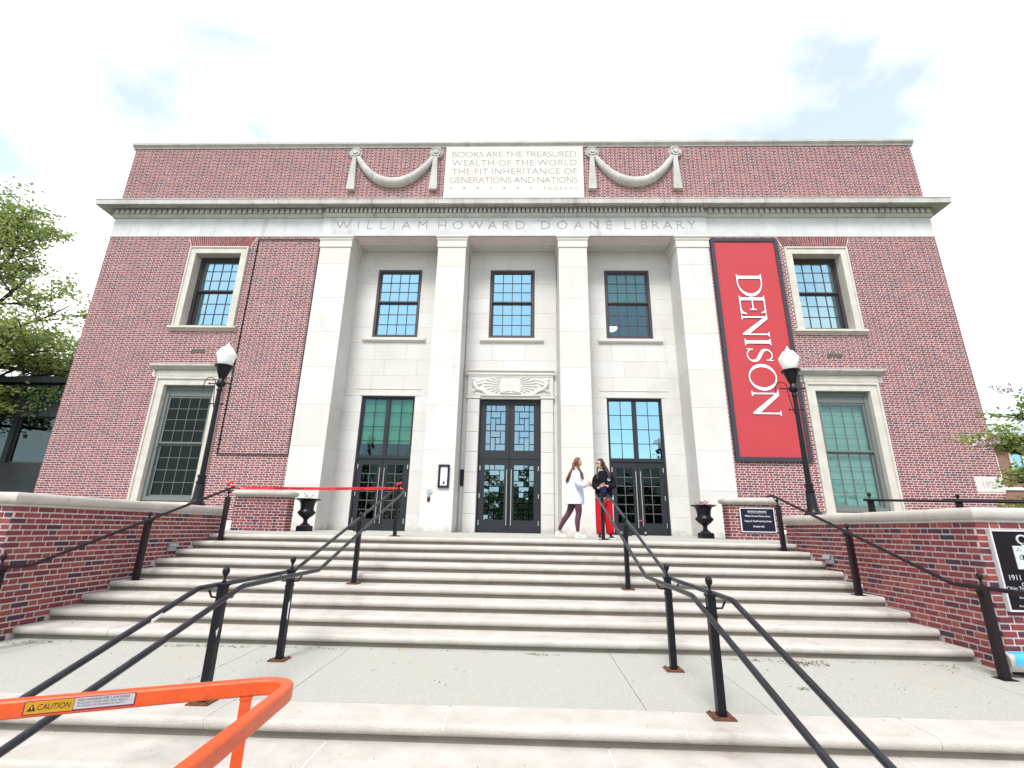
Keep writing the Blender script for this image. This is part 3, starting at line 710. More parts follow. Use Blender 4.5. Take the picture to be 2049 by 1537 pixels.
# stone portal round it
for sgn in (-1, 1):
    zz = [-.02, .54, 1.165, 1.79, 2.43, 3.07, 3.70, 4.16]
    for a, b in zip(zz, zz[1:]):
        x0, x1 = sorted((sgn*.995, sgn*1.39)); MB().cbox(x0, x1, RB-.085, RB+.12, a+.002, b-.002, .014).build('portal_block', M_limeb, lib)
    x0, x1 = sorted((sgn*.96, sgn*1.43)); MB().cbox(x0, x1, RB-.11, RB+.10, 4.165, 4.25, .01).build('portal_cap', M_lime, lib)
lint = MB().box(-1.39, 1.39, RB-.09, RB+.1, 4.252, 4.94).build('carved_lintel', M_lime, lib)
q = MB(); frame(q, -1.39, 1.39, 4.252, 4.94, .035, RB-.105, RB-.09); q.build('border', M_lime, lint)
MB().box(-.955, .955, RB-.06, RB+.1, 4.17, 4.25).build('lintel_underside', M_lime, lib)
MB().px([(RB+.05, 4.942), (RB-.11, 4.942), (RB-.13, 4.97), (RB-.13, 5.07), (RB-.17, 5.09), (RB-.17, 5.12), (RB+.05, 5.12)], -1.45, 1.45).build('portal_cornice', M_lime, lib)
# relief: open book, fans of rays, seated figures and wings
YB = RB-.078
b = MB()
for sgn in (-1, 1):
    b.add([(0, YB-.012, 4.47), (sgn*.17, YB-.04, 4.46), (sgn*.33, YB-.03, 4.45), (sgn*.33, YB-.03, 4.86), (sgn*.17, YB-.04, 4.87), (0, YB-.012, 4.88)], [(0, 1, 4, 5), (1, 2, 3, 4)] if sgn > 0 else [(5, 4, 1, 0), (4, 3, 2, 1)])
    b.box(min(sgn*.33, 0), max(sgn*.33, 0), YB-.01, YB, 4.43, 4.87)
    b.add([(0, YB-.02, 4.43), (sgn*.17, YB-.055, 4.385), (sgn*.33, YB-.045, 4.37), (sgn*.33, YB-.03, 4.45), (sgn*.17, YB-.04, 4.46), (0, YB-.012, 4.47)], [(0, 1, 4, 5), (1, 2, 3, 4)] if sgn > 0 else [(5, 4, 1, 0), (4, 3, 2, 1)])
b.box(-.35, .35, YB-.045, YB, 4.335, 4.362)
b.build('book', M_lime, lint)
r = MB()
for sgn in (-1, 1):
    for k in range(9):
        t = R(-38+12*k); r0, r1 = .38, (.62, .70, .78, .86, .90, .86, .76, .66, .56)[k]
        c0 = Vector((sgn*.0, 0, 4.60)); d = Vector((sgn*math.cos(t), 0, math.sin(t)*.62)); nrm = Vector((-d.z, 0, d.x))
        p0, p1 = c0+d*r0, c0+d*r1
        r.add([p0+nrm*.012+Vector((0, YB-.004, 0)), p0-nrm*.012+Vector((0, YB-.004, 0)), p1-nrm*.038+Vector((0, YB-.004, 0)), p1+nrm*.038+Vector((0, YB-.004, 0)), p0+Vector((0, YB-.03, 0)), p1+Vector((0, YB-.045, 0))],
              [(0, 4, 5, 3), (4, 1, 2, 5), (2, 3, 5), (0, 1, 4)])
r.build('ray', M_lime, lint)
for s in (-1, 1):
    fg = MB()
    fg.ball((s*1.20, YB-.01, 4.80), .07, 10, 7, (1, .6, 1)); fg.tube([(s*1.22, YB-.01, 4.74), (s*1.17, YB-.015, 4.60), (s*1.08, YB-.01, 4.48)], [.05, .085, .07], 8)
    fg.tube([(s*1.10, YB-.01, 4.48), (s*.92, YB-.02, 4.42), (s*.80, YB-.01, 4.33)], [.065, .05, .03], 8)
    fg.tube([(s*1.13, YB-.01, 4.46), (s*1.24, YB-.02, 4.38), (s*1.22, YB-.01, 4.31)], [.06, .045, .03], 8)
    fg.tube([(s*1.18, YB-.02, 4.66), (s*1.02, YB-.03, 4.62), (s*.94, YB-.02, 4.68)], [.03, .026, .022], 7)
    for k in range(5): fg.tube([(s*(1.27-.03*k), YB-.005, 4.82-.03*k), (s*(1.10-.09*k), YB-.012, 4.70+.035*k)], [.03, .012], 6)
    fg.box(min(s*.72, s*1.33), max(s*.72, s*1.33), YB-.035, YB, 4.285, 4.315)
    fg.build('figure', M_lime, lint, smooth=60)

# date stone
engrave('date_stone', (13.262, 14.035, 1.352, 1.748), [('1936', 13.46, 13.88, 1.45, .2)], M_lime, lib, -.012, .012, -.02)
MB().box(13.264, 14.03, .001, .3, 1.355, 1.745).build('date_stone_core', M_grime, lib)

# empty dark frame on the left brickwork, banner on the right
e = empty('wall_frame', (-7.65, 0, 2.12), 'empty thin dark rectangular frame on the brick beside the leftmost stone pier', 'frame')
for a, b in (((-8.73, 9.515), (-6.56, 9.515)), ((-8.73, 2.135), (-6.56, 2.135))): MB().tube([(a[0], -.03, a[1]), (b[0], -.03, b[1])], .018, 8).build('rail', M_maroon, e)
for x in (-8.73, -6.56): MB().tube([(x, -.03, 2.12), (x, -.03, 9.53)], .018, 8).build('rail', M_maroon, e)
q = MB()
for z in (2.6, 4.2, 5.9, 7.5, 9.1):
    for x in (-8.73, -6.56): q.box(x-.03, x+.03, -.03, .002, z-.03, z+.03)
q.build('bracket', M_maroon, e)

ban = empty('banner', (7.7, 0, 2.12), 'tall red university banner in a dark frame reading DENISON', 'banner')
bx0, bx1, bz0, bz1 = 6.605, 8.80, 2.12, 9.535
q = MB(); frame(q, bx0, bx1, bz0, bz1, .12, -.082, -.004); q.build('frame', M_frame, ban)
q = MB(); nxg, nzg = 24, 60
vs = []; fs = []
for i in range(nxg+1):
    for k in range(nzg+1):
        u, v = i/nxg, k/nzg
        vs.append((bx0+.115+u*(bx1-bx0-.23), -.052+.007*math.sin(u*3.14)*math.sin(v*11+u*2)*math.sin(v*3.14)+.003*math.sin(u*3.14)*math.sin(v*37+u*5), bz0+.115+v*(bz1-bz0-.23)))
fs = [(i*(nzg+1)+k, (i+1)*(nzg+1)+k, (i+1)*(nzg+1)+k+1, i*(nzg+1)+k+1) for i in range(nxg) for k in range(nzg)]
q.add(vs, fs); q.build('fabric', M_red, ban, smooth=60)
# serif letters: u runs down the word, v is the height of the capital (0..1)
def arc(cx, cy, rx, ry, a0, a1, n=14): return [(cx+rx*math.cos(R(a0+(a1-a0)*i/n)), cy+ry*math.sin(R(a0+(a1-a0)*i/n))) for i in range(n+1)]
def stem(u, w_, s=.07, top=True, bot=True, a=0., b=1.):
    """vertical stem with flat bracketed serifs"""
    h = .045; p = []
    p += [(u-s, a), (u+w_+s, a), (u+w_+s, a+h*.6), (u+w_+.02, a+h), (u+w_, a+h*2)] if bot else [(u, a), (u+w_, a)]
    p += [(u+w_, b-h*2), (u+w_+.02, b-h), (u+w_+s, b-h*.6), (u+w_+s, b), (u-s, b), (u-s, b-h*.6), (u-.02, b-h), (u, b-h*2)] if top else [(u+w_, b), (u, b)]
    if bot: p += [(u, a+h*2), (u-.02, a+h), (u-s, a+h*.6)]
    return p
def gl_D(w_):
    t = .115; outer = [(.16, 1.0), (.16, .955)]
    o = arc(.30, .5, w_-.30, .5, 90, -90, 20); i = arc(.30, .5, w_-.30-.12, .46, -90, 90, 20)
    return [stem(.07, t), [(.12, 1.0)]+o+[(.12, 0), (.12, .045)]+i+[(.12, .955)]]
def gl_E(w_):
    return [stem(.07, .115), [(.19, 1), (w_-.03, 1), (w_-.015, .80), (w_-.045, .80), (w_-.11, .93), (w_-.18, .955), (.19, .955)],
            [(.19, 0), (w_-.01, 0), (w_+.03, .24), (w_, .24), (w_-.09, .09), (w_-.18, .045), (.19, .045)],
            [(.19, .53), (w_-.20, .53), (w_-.18, .64), (w_-.145, .64), (w_-.145, .36), (w_-.18, .36), (w_-.20, .485), (.19, .485)]]
def gl_N(w_):
    return [stem(.10, .05, top=False), stem(w_-.13, .05, bot=False), [(.0, 1), (.20, 1), (w_-.08, .17), (w_-.08, -.03), (w_-.14, -.03), (.10, .93), (.06, .96), (.0, .965)]]
def gl_I(w_): return [stem(w_/2-.058, .115)]
def gl_O(w_):
    o = arc(w_/2, .5, w_/2, .525, 0, 360, 36)[:-1]; i = arc(w_/2, .5, w_/2-.115, .48, 0, 360, 36)[:-1]
    return [('ring', o, i)]
def gl_S(w_):
    c = []   # centre line with half widths
    for k in range(41):
        t = k/40
        a = t*2-1
        # upper bowl then lower bowl
        if t < .5:
            ang = R(20+(250-20)*(t/.5)); c.append((w_/2+(w_/2-.07)*math.cos(ang)*.86, .765+.215*math.sin(ang)))
        else:
            ang = R(70-(250-20)*((t-.5)/.5)); c.append((w_/2+(w_/2-.06)*math.cos(ang)*.94, .255+.235*math.sin(ang)))
    L_, Rr = [], []
    # smooth the middle
    for _ in range(4): c = [c[0]]+[((c[i-1][0]+c[i][0]*2+c[i+1][0])/4, (c[i-1][1]+c[i][1]*2+c[i+1][1])/4) for i in range(1, len(c)-1)]+[c[-1]]
    for k, (x, y) in enumerate(c):
        t = k/40; d = Vector(c[min(k+1, 40)])-Vector(c[max(k-1, 0)]); d.normalize(); hw = .018+.046*math.exp(-((t-.5)/.17)**2)
        L_.append((x-d.y*hw, y+d.x*hw)); Rr.append((x+d.y*hw, y-d.x*hw))
    x0, y0 = c[0]; x1, y1 = c[-1]
    return [('strip', L_, Rr), [(x0-.015, y0-.10), (x0+.02, y0-.10), (x0+.035, y0+.16), (x0+.01, y0+.16)], [(x1-.03, y1-.16), (x1-.005, y1-.16), (x1+.02, y1+.10), (x1-.015, y1+.10)]]
XB, XT = 7.305, 8.105
def letter(fn, z0, z1, wd):
    k = (z0-z1)/wd; H = XT-XB
    for (m_, y0_, grow) in ((M_ink, -.0640, .013), (M_white, -.0660, 0.)):
        mb = MB()
        def P3(p): return (XB+p[1]*H, y, z0-p[0]*k)
        for gi, g_ in enumerate(fn(wd)):
            y = y0_-.0003*gi
            if g_[0] in ('ring', 'strip'):
                a_, b_ = g_[1], g_[2]; n = len(a_)
                A = [Vector(p) for p in a_]; B = [Vector(p) for p in b_]
                if grow: A2 = [p+(p-q).normalized()*grow for p, q in zip(A, B)]; B2 = [q+(q-p).normalized()*grow for p, q in zip(A, B)]; A, B = A2, B2
                vs = [P3(p) for p in A]+[P3(p) for p in B]; m2 = n if g_[0] == 'ring' else n-1
                mb.add(vs, [(i, (i+1) % n, n+(i+1) % n, n+i) for i in range(m2)])
            else:
                pts = [Vector(p) for p in g_]
                if grow:
                    area = sum(pts[i-1].x*pts[i].y-pts[i].x*pts[i-1].y for i in range(len(pts))); sg = 1 if area > 0 else -1; o2 = []
                    for i, p in enumerate(pts):
                        d0 = (p-pts[i-1]).normalized(); d1 = (pts[(i+1) % len(pts)]-p).normalized(); nn = Vector((d0.y+d1.y, -d0.x-d1.x)); nn = nn.normalized() if nn.length > 1e-3 else Vector((d0.y, -d0.x))
                        o2.append(p+nn*sg*grow)
                    pts = o2
                mb.add([P3(p) for p in pts], [tuple(range(len(pts)))])
        # stroke depth
        me_o = mb.build('letter' if not grow else 'letter_outline', m_, ban)
        bmx = bmesh.new(); bmx.from_mesh(me_o.data); bmesh.ops.triangulate(bmx, faces=bmx.faces[:], ngon_method='EAR_CLIP'); bmx.to_mesh(me_o.data); bmx.free()
for fn, a, b, wd in ((gl_D, 8.20, 7.39, .88), (gl_E, 7.42, 6.79, .72), (gl_N, 6.78, 5.99, .90), (gl_I, 5.97, 5.68, .33), (gl_S, 5.66, 5.13, .62), (gl_O, 5.10, 4.25, .95), (gl_N, 4.27, 3.45, .92)): letter(fn, a, b, wd)

# notice case, push button and reader on the second pier
e = empty('notice_case', (-1.86, FY, 1.24), 'small dark-framed glass notice case on the second stone pier from the left', 'notice case')
q = MB(); frame(q, -2.02, -1.70, 1.235, 1.895, .055, FY-.06, FY-.002); q.build('frame', M_sign, e)
MB().box(-1.97, -1.75, FY-.02, FY-.004, 1.285, 1.845).build('backing', M_white, e)
MB().box(-1.955, -1.765, FY-.024, FY-.0205, 1.30, 1.47).build('notice', M_label_w, e)
q = MB(); q.ball((-1.855, FY-.026, 1.365), .030, 10, 6, (1, .05, 1.2)); q.ball((-1.835, FY-.026, 1.405), .018, 8, 6, (1.4, .05, .8)); q.box(-1.88, -1.83, FY-.0262, FY-.0245, 1.395, 1.405); q.build('printed_mark', M_blackink, e)
MB().box(-1.744, -1.738, FY-.07, FY-.06, 1.54, 1.57).build('latch', M_silver, e)
e = empty('door_opener_button', (-2.262, FY, 1.05), 'round steel button on the second stone pier, above the small card reader', 'button')
q = MB(); poly = lambda r, n=24: [(-2.262+r*math.cos(2*math.pi*i/n), 1.135+r*math.sin(2*math.pi*i/n)) for i in range(n)]
q.py(poly(.092), FY-.03, FY-.002); q.build('plate', M_silver, e); MB().py(poly(.06), FY-.045, FY-.031).build('push_plate', M_steel, e)
e = empty('card_reader', (-2.264, FY, .84), 'small dark card reader under the round steel button', 'card reader')
MB().cbox(-2.30, -2.225, FY-.035, FY-.002, .845, .985, .006).build('housing', M_maroon, e); MB().box(-2.275, -2.25, FY-.038, FY-.0352, .96, .972).build('lamp', M_white, e)
tag(MB().cbox(-1.515, -1.40, RB-.03, RB, 1.375, 1.88, .006).build('wall_tablet', M_maroon), 'narrow dark tablet on the wall between second pier and middle door', 'plaque')
# ------------------------------------------------------------------ steps and landings
random.seed(21)
RISE, GO, Y0, ZE = .127, .412, -4.80, -.05
XW = 5.45
def nose_profile(yf, zt, back, th=.08, rec=.045):
    r = th/2; p = [(back, zt-th), (yf+rec, zt-th), (yf+rec*.6, zt-th)]
    for i in range(9):
        t = R(-90-180*i/8+0); p.append((yf+r*.9+r*.9*math.cos(t+0), zt-r+r*math.sin(t)))
    p = [(back, zt-th), (yf+r, zt-th)]+[(yf+r*.85-r*.85*math.sin(R(180*i/10)), zt-r-r*math.cos(R(180*i/10))) for i in range(1, 10)]+[(yf+r, zt), (back, zt)]
    return p
steps = empty('entrance_steps', (0, -6.5, -1.2), 'broad flight of nine pale stone steps rising between the two brick cheek walls', 'steps')
def step(par, yf, zt, x0, x1, off, spacing, zb, back):
    xs = [x0]+[x for x in [off+spacing*i for i in range(-9, 10)] if x0+.3 < x < x1-.3]+[x1]
    for a, b in zip(xs, xs[1:]):
        dz = random.uniform(-.002, .002); dy = random.uniform(-.003, .003)
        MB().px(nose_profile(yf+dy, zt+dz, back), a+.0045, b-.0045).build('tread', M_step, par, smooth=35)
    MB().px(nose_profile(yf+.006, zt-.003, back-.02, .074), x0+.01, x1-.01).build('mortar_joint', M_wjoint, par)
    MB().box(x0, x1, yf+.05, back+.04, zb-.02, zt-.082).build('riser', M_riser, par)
offs = [(.02, 2.02), (-1.05, 2.0), (-.02, 2.03), (-.97, 2.03), (-.04, 2.0), (-1.02, 2.05), (-.05, 2.0), (-1.08, 2.06), (-.25, 2.03)]
for k in range(9):
    zt = ZE-RISE*k; yf = Y0-GO*k
    if k == 0: step(steps, yf, zt, -XW+.002, XW-.002, *offs[k], zt-RISE, yf+.40)
    else: step(steps, yf, zt, -XW+.002, XW-.002, *offs[k], zt-RISE, yf+GO+.06)
# upper landing, sloping gently to the steps
land = empty('upper_landing', (0, -2.2, -.03), kind='structure')
def sl(y): return .0+y/4.8*.05
xs = [-7.0, -5.2, -3.6, -2.0, 0, 2.0, 3.6, 5.2, 7.0]
for a, b in zip(xs, xs[1:]):
    for ya, yb in ((-4.40, -2.3), (-2.3, -.2), (-.2, RB+.02)):
        if abs(a+b)/2 > 5.45 and ya < -3.8: ya = -3.9 if ya < -3.9 else ya
        mb = MB(); a_, b_ = a+.002, b-.002; m0, m1 = ya+.002, yb-.002
        mb.add([(a_, m0, sl(m0)-.1), (b_, m0, sl(m0)-.1), (b_, m1, sl(m1)-.1), (a_, m1, sl(m1)-.1), (a_, m0, sl(m0)), (b_, m0, sl(m0)), (b_, m1, sl(m1)), (a_, m1, sl(m1))],
               [(0, 3, 2, 1), (4, 5, 6, 7), (0, 1, 5, 4), (1, 2, 6, 5), (2, 3, 7, 6), (3, 0, 4, 7)])
        mb.build('paving_slab', M_conc, land)
MB().box(-7.0, 7.0, -4.38, RB+.5, -.5, -.075).build('bed', M_grime, land)
# middle landing
ZL = ZE-9*RISE       # -1.193
mid = empty('middle_landing', (0, -9, ZL), kind='structure')
xs = [-9.5, -7.4, -5.46, -4.9, -2.45, -1.46, 1.46, 2.45, 4.9, 5.46, 7.4, 9.5]
def ml(y): return ZL+(y+8.05)*.012
for a, b in zip(xs, xs[1:]):
    mb = MB(); a_, b_ = a+.003, b-.003; m0, m1 = -9.779, -8.0
    if abs(a+b)/2 > 5.5: m1 = -8.45
    mb.add([(a_, m0, ml(m0)-.1), (b_, m0, ml(m0)-.1), (b_, m1, ml(m1)-.1), (a_, m1, ml(m1)-.1), (a_, m0, ml(m0)), (b_, m0, ml(m0)), (b_, m1, ml(m1)), (a_, m1, ml(m1))],
           [(0, 3, 2, 1), (4, 5, 6, 7), (0, 1, 5, 4), (1, 2, 6, 5), (2, 3, 7, 6), (3, 0, 4, 7)])
    mb.build('paving_slab', M_conc, mid)
MB().box(-9.5, 9.5, -9.76, -8.3, -1.6, ZL-.07).build('bed', M_joint, mid)
# lower flight
low = empty('lower_steps', (0, -11, GZ), 'lower flight of wide stone steps in front of the middle landing', 'steps')
ZN = ml(-9.78)-.001
YN = -10.17
loffs = [(-.07, 1.72), (-.9, 2.0), (-.2, 2.0), (-1.0, 2.0), (-.1, 2.0), (-1.0, 2.0), (0, 2.0), (-1, 2.), (0, 2), (-1, 2)]
k = 0
while True:
    zt = ZN-RISE*k; yf = YN-GO*k
    if zt < GZ+.02: break
    step(low, yf, zt, -9.5, 9.5, *loffs[k % 10], max(zt-RISE, GZ), yf+(.39 if k == 0 else GO+.06)); k += 1

# ------------------------------------------------------------------ cheek walls and piers
def coping_profile(w0, w1, z0, z1):   # across the wall from w0 to w1, bull-nosed both sides with a small fillet under
    r = (z1-z0-.025)/2; zc = z1-r; p = [(w0+.045, z0), (w0+.045, z0+.025)]
    p += [(w0+r*.75-r*.75*math.sin(R(180*i/10)), zc-r*math.cos(R(180*i/10))) for i in range(0, 11)]
    p += [(w1-r*.75+r*.75*math.sin(R(180*i/10)), zc+r*math.cos(R(180*i/10))) for i in range(0, 11)]
    p += [(w1-.045, z0+.025), (w1-.045, z0)]
    return p
for s in (-1, 1):
    side = 'left' if s < 0 else 'right'
    cw = empty('cheek_wall', (s*5.65, -6.5, ZL), '%s brick cheek wall of the steps with rounded stone coping%s' % (side, '' if s < 0 else ' and black plaque'), 'wall')
    a, b = sorted((s*(XW+.008), s*(XW+.40)))
    core = MB().box(a, b, -8.49, -4.50, -1.5, .285)
    a, b = sorted((s*(XW+.4), s*12.0)); core.box(a, b, -8.49, -8.10, -1.5, .285)
    core.build('core', M_mortar2, cw)
    rot = R(90) if s < 0 else R(-90)
    # inner face bricks, those above the steps only
    cs = [c for c in cells(-8.485, -4.5, -1.22, .285, vbase=.285) if True]
    def above(c):
        y = (c[0]+c[1])/2; k_ = (Y0-y)/GO; zt = ZE-RISE*max(0, math.ceil(k_)) if k_ > 0 else ZE
        return c[3] > zt-.02
    cs = [c for c in cs if above(c)]
    front = cells(XW, 8.2 if s > 0 else 7.0, -1.22, .285, vbase=.285, ubase=.1)
    # front-face bricks, facing the camera
    if s > 0: front = [c for c in front if not (c[0] > 5.56 and c[1] < 7.0 and c[2] > -.60 and c[3] < .19)]
    nf = lay_bricks(front, (lambda u, v, s=s: Vector((s*u, -8.49, v)), 0), M_brick2, cw, 60, .009, stuffname='front_brickwork')
    lay_bricks(cs, (lambda u, v, s=s: Vector((s*(XW+.008), u, v)), rot), M_brick2, cw, 300-nf, .009)
    ends = cells(XW, XW+.39, -.02, .285, vbase=.285)
    # coping stones: along the wall and round the corner
    pr = coping_profile(XW-.055, XW+.445, .285, .44)
    pr2 = [(s*u, z) for u, z in pr]
    ys = [-4.44, -5.55, -6.75, -7.9]
    for q0, q1 in zip(ys, ys[1:]+[None]):
        y1 = q0-.003
        n = len(pr2)
        if q1 is not None:
            MB().prism(pr2, q1+.003, y1, lambda u, v, t: (u, t, v)).build('coping_stone', M_step, cw, smooth=35)
        else:   # corner stone, mitred
            vs = [(u, y1, v) for u, v in pr2]+[(u, -8.10-.40+.0+(abs(u)-XW)-.0, v) for u, v in pr2]
            MB().add(vs, []) 
            mb = MB(); mb.add(vs, [tuple(range(n)), tuple(range(n, 2*n))[::-1]]+[(i, (i+1) % n, n+(i+1) % n, n+i) for i in range(n)]); mb.build('coping_stone', M_step, cw, smooth=35)
    # outward arm along the front
    n = len(pr)
    xo = [6.75, 8.2, 9.7, 12.0]
    vs = [(s*u, -8.50+(u-XW), v) for u, v in pr]+[(s*(xo[0]-.003), -8.50+(u-XW), v) for u, v in pr]
    mb = MB(); mb.add(vs, [tuple(range(n)), tuple(range(n, 2*n))[::-1]]+[(i, (i+1) % n, n+(i+1) % n, n+i) for i in range(n)]); mb.build('coping_stone', M_step, cw, smooth=35)
    for a, b in zip(xo, xo[1:]):
        a_, b_ = sorted((s*(a+.003), s*(b-.003))); MB().px([(-8.50+(u-XW), v) for u, v in pr], a_, b_).build('coping_stone', M_step, cw, smooth=35)
    # step light let into the inner face
    lt = empty('step_light', (s*XW, -5.75, -.33), 'small grey metal light box low on the %s cheek wall' % side, 'light box')
    x0, x1 = sorted((s*(XW-.035), s*(XW+.001))); q = MB(); q.box(x0, x1, -5.84, -5.66, -.32, -.20); q.build('housing', M_grey, lt)
    x0, x1 = sorted((s*(XW-.05), s*(XW-.035))); q = MB(); q.add([(x0, -5.85, -.19), (x0, -5.65, -.19), (x1, -5.65, -.19), (x1, -5.85, -.19), (x0-s*.03, -5.85, -.25), (x0-s*.03, -5.65, -.25)], [(0, 1, 2, 3), (0, 4, 5, 1)]); q.build('hood', M_grey, lt)
    # stone end block at the top of the cheek wall
    x0, x1 = sorted((s*(XW+.02), s*(XW+.36))); q = MB(); q.cbox(x0, x1, -4.495, -4.36, -.04, .10, .02); q.cbox(x0-.01, x1+.01, -4.35, -4.25, .02, .12, .02)
    MB().box(x0, x1, -4.495, -4.30, -.04, .12).build('end_block', M_step, cw)
    # short pier between landing and side path
    xa, xb = (-6.62, -5.29) if s < 0 else (5.34, 6.57)
    pr_ = empty('brick_pier', ((xa+xb)/2, -2.05, -.02), 'low brick pier with rounded stone cap, %s' % ('behind the red tape' if s < 0 else 'with the dark blue sign'), 'pier')
    MB().box(xa+.01, xb-.01, -2.19, -1.86, -.3, .775).build('core', M_mortar2, pr_)
    cs = cells(xa, xb, -.03, .775, vbase=-.02+.0, ubase=xa)
    if s > 0: cs = [c for c in cs if not (c[0] > 5.63 and c[1] < 6.38 and c[2] > .19 and c[3] < .67)]
    lay_bricks(cs, (lambda u, v: Vector((u, -2.19, v)), 0), M_brick2, pr_, 300, .009)
    xi = xb-.01 if s < 0 else xa+.01
    cs = cells(-2.19, -1.86, -.03, .775, vbase=-.02, ubase=-2.19)
    lay_bricks(cs, (lambda u, v, xi=xi: Vector((xi, u, v)), R(90) if s < 0 else R(-90)), M_brick2, pr_, 60, .009)
    # cap with a rolled edge all round
    c = [(0, .777), (.02, .777), (.02, .80), (.05, .805), (.085, .83), (.095, .865), (.085, .90), (.05, .925), (0, .935)]
    mb = MB(); rings = []
    def rr(d, x0, x1, y0, y1, n=5):
        rad = .05+d*.9; pts = []
        for (cx, cy, a0) in ((x1+d-rad, y1+d-rad, 0), (x0-d+rad, y1+d-rad, 90), (x0-d+rad, y0-d+rad, 180), (x1+d-rad, y0-d+rad, 270)):
            for i in range(n+1): t = R(a0+90*i/n); pts.append((cx+rad*math.cos(t), cy+rad*math.sin(t)))
        return pts
    for d, z in c: rings.append([(x, y, z) for x, y in rr(d, xa, xb, -2.2, -1.86)])
    n = len(rings[0])
    for i in range(len(c)-1): mb.add(rings[i]+rings[i+1], [(j, (j+1) % n, n+(j+1) % n, n+j) for j in range(n)])
    mb.add(rings[-1], [tuple(range(n))]); mb.add(rings[0], [tuple(range(n))[::-1]])
    mb.build('cap', M_step, pr_, smooth=40)

# library name sign on the right pier
sg = empty('name_sign', (6.005, -2.2, .16), 'dark blue sign with silver border listing the library names on the right brick pier', 'sign')
MB().box(5.615, 6.40, -2.222, -2.203, .16, .69).build('panel', M_sign, sg)
q = MB(); frame(q, 5.605, 6.41, .15, .70, .016, -2.232, -2.204); q.build('border', M_label_w, sg)
for tx_, z, h, wd in (('DENISON LIBRARIES', .602, .036, .44), ('William Howard Doane Library', .497, .042, .60), ('Seeley G. Mudd Learning Center', .382, .042, .63), ('Doubit Hall', .262, .040, .245)):
    text_mb(tx_, h, 6.01, z, -2.2245, width=wd, center=True).build('lettering', M_white, sg)
MB().box(5.79, 6.23, -2.2245, -2.2235, .583, .587).build('underline', M_white, sg)

# big black plaque with a key emblem on the front face of the right cheek wall
pl = empty('memorial_plaque', (6.25, -8.5, -.61), 'large black plaque with silver key emblem and the year 1911 on the brick wall', 'plaque')
MB().box(5.565, 6.99, -8.535, -8.492, -.595, .185).build('panel', M_plaque, pl)
q = MB(); frame(q, 5.545, 7.01, -.612, .205, .017, -8.545, -8.493); q.build('border', M_silver, pl)
q = MB(); nn = 28
for i in range(nn):
    t0, t1 = 2*math.pi*i/nn, 2*math.pi*(i+1)/nn
    q.py([(5.862+.058*math.cos(t0), .105+.052*math.sin(t0)), (5.862+.058*math.cos(t1), .105+.052*math.sin(t1)), (5.862+.042*math.cos(t1), .105+.037*math.sin(t1)), (5.862+.042*math.cos(t0), .105+.037*math.sin(t0))], -8.545, -8.535)
q.py([(5.85, .066), (5.875, .066), (5.885, .035), (5.84, .035)], -8.545, -8.535)
q.py([(5.745, .04), (6.02, .04), (6.02, -.195), (5.925, -.195), (5.91, -.25), (5.855, -.25), (5.84, -.195), (5.745, -.195)], -8.543, -8.535)
q.build('key_emblem', M_silver, pl)
q = MB()
for dx, dz in ((0, .012), (-.018, -.008), (.018, -.008)): q.box(5.80+dx-.006, 5.80+dx+.006, -8.5445, -8.5432, -.0+dz-.005, -.0+dz+.005)
q.build('star', M_plaque, pl)
text_mb('ΦΒΚ', .055, 5.785, -.105, -8.5445, width=.20).build('lettering', M_plaque, pl)
for tx_, h, x0, z, wd in (('1911', .055, 5.63, -.305, .115), ('Cuprum', .036, 5.74, -.362, .2), ('Ohio Theta P', .036, 5.575, -.402, .29), ('for the', .022, 5.68, -.485, .12), ('June', .026, 5.71, -.535, .11), ('honors', .020, 5.66, -.565, .18)):
    text_mb(tx_, h, x0, z, -8.5375, width=wd).build('lettering', M_silver, pl)

# painted stone curb at the foot of the right wall
cb = empty('painted_curb', (6.3, -8.6, ZL), 'rounded white stone curb painted with blue and violet blocks at the foot of the right brick wall', 'curb')
prc = [(-8.70, -1.08), (-8.70, -1.03)]+[(-8.70+.045-.045*math.cos(R(90*i/5)), -1.03+.05*math.sin(R(90*i/5))) for i in range(1, 6)]+[(-8.54, -.98), (-8.515, -1.0), (-8.515, -1.14), (-8.66, -1.14)]
MB().px(prc, 5.28, 8.5).build('stone', M_step, cb, smooth=35)
q = MB()
for x in (5.5, 6.4, 7.4): q.box(x, x+.12, -8.66, -8.53, ZL, -1.14)
q.build('foot', M_joint, cb)
def offp(x0, x1, m_):
    pts = [(-8.703, -1.075), (-8.703, -1.03)]+[(-8.703+.047-.047*math.cos(R(90*i/5)), -1.03+.053*math.sin(R(90*i/5))) for i in range(1, 6)]+[(-8.56, -.977)]
    mb = MB(); n = len(pts); mb.add([(x0+.05*i/n, y, z) for i, (y, z) in enumerate(pts)]+[(x1+.05*i/n, y, z) for i, (y, z) in enumerate(pts)], [(i, i+1, n+i+1, n+i) for i in range(n-1)]); mb.build('paint_patch', m_, cb)
offp(5.32, 5.62, M_cyan); offp(5.64, 5.80, M_violet); offp(6.1, 6.5, M_cyan); offp(6.9, 7.1, M_violet)

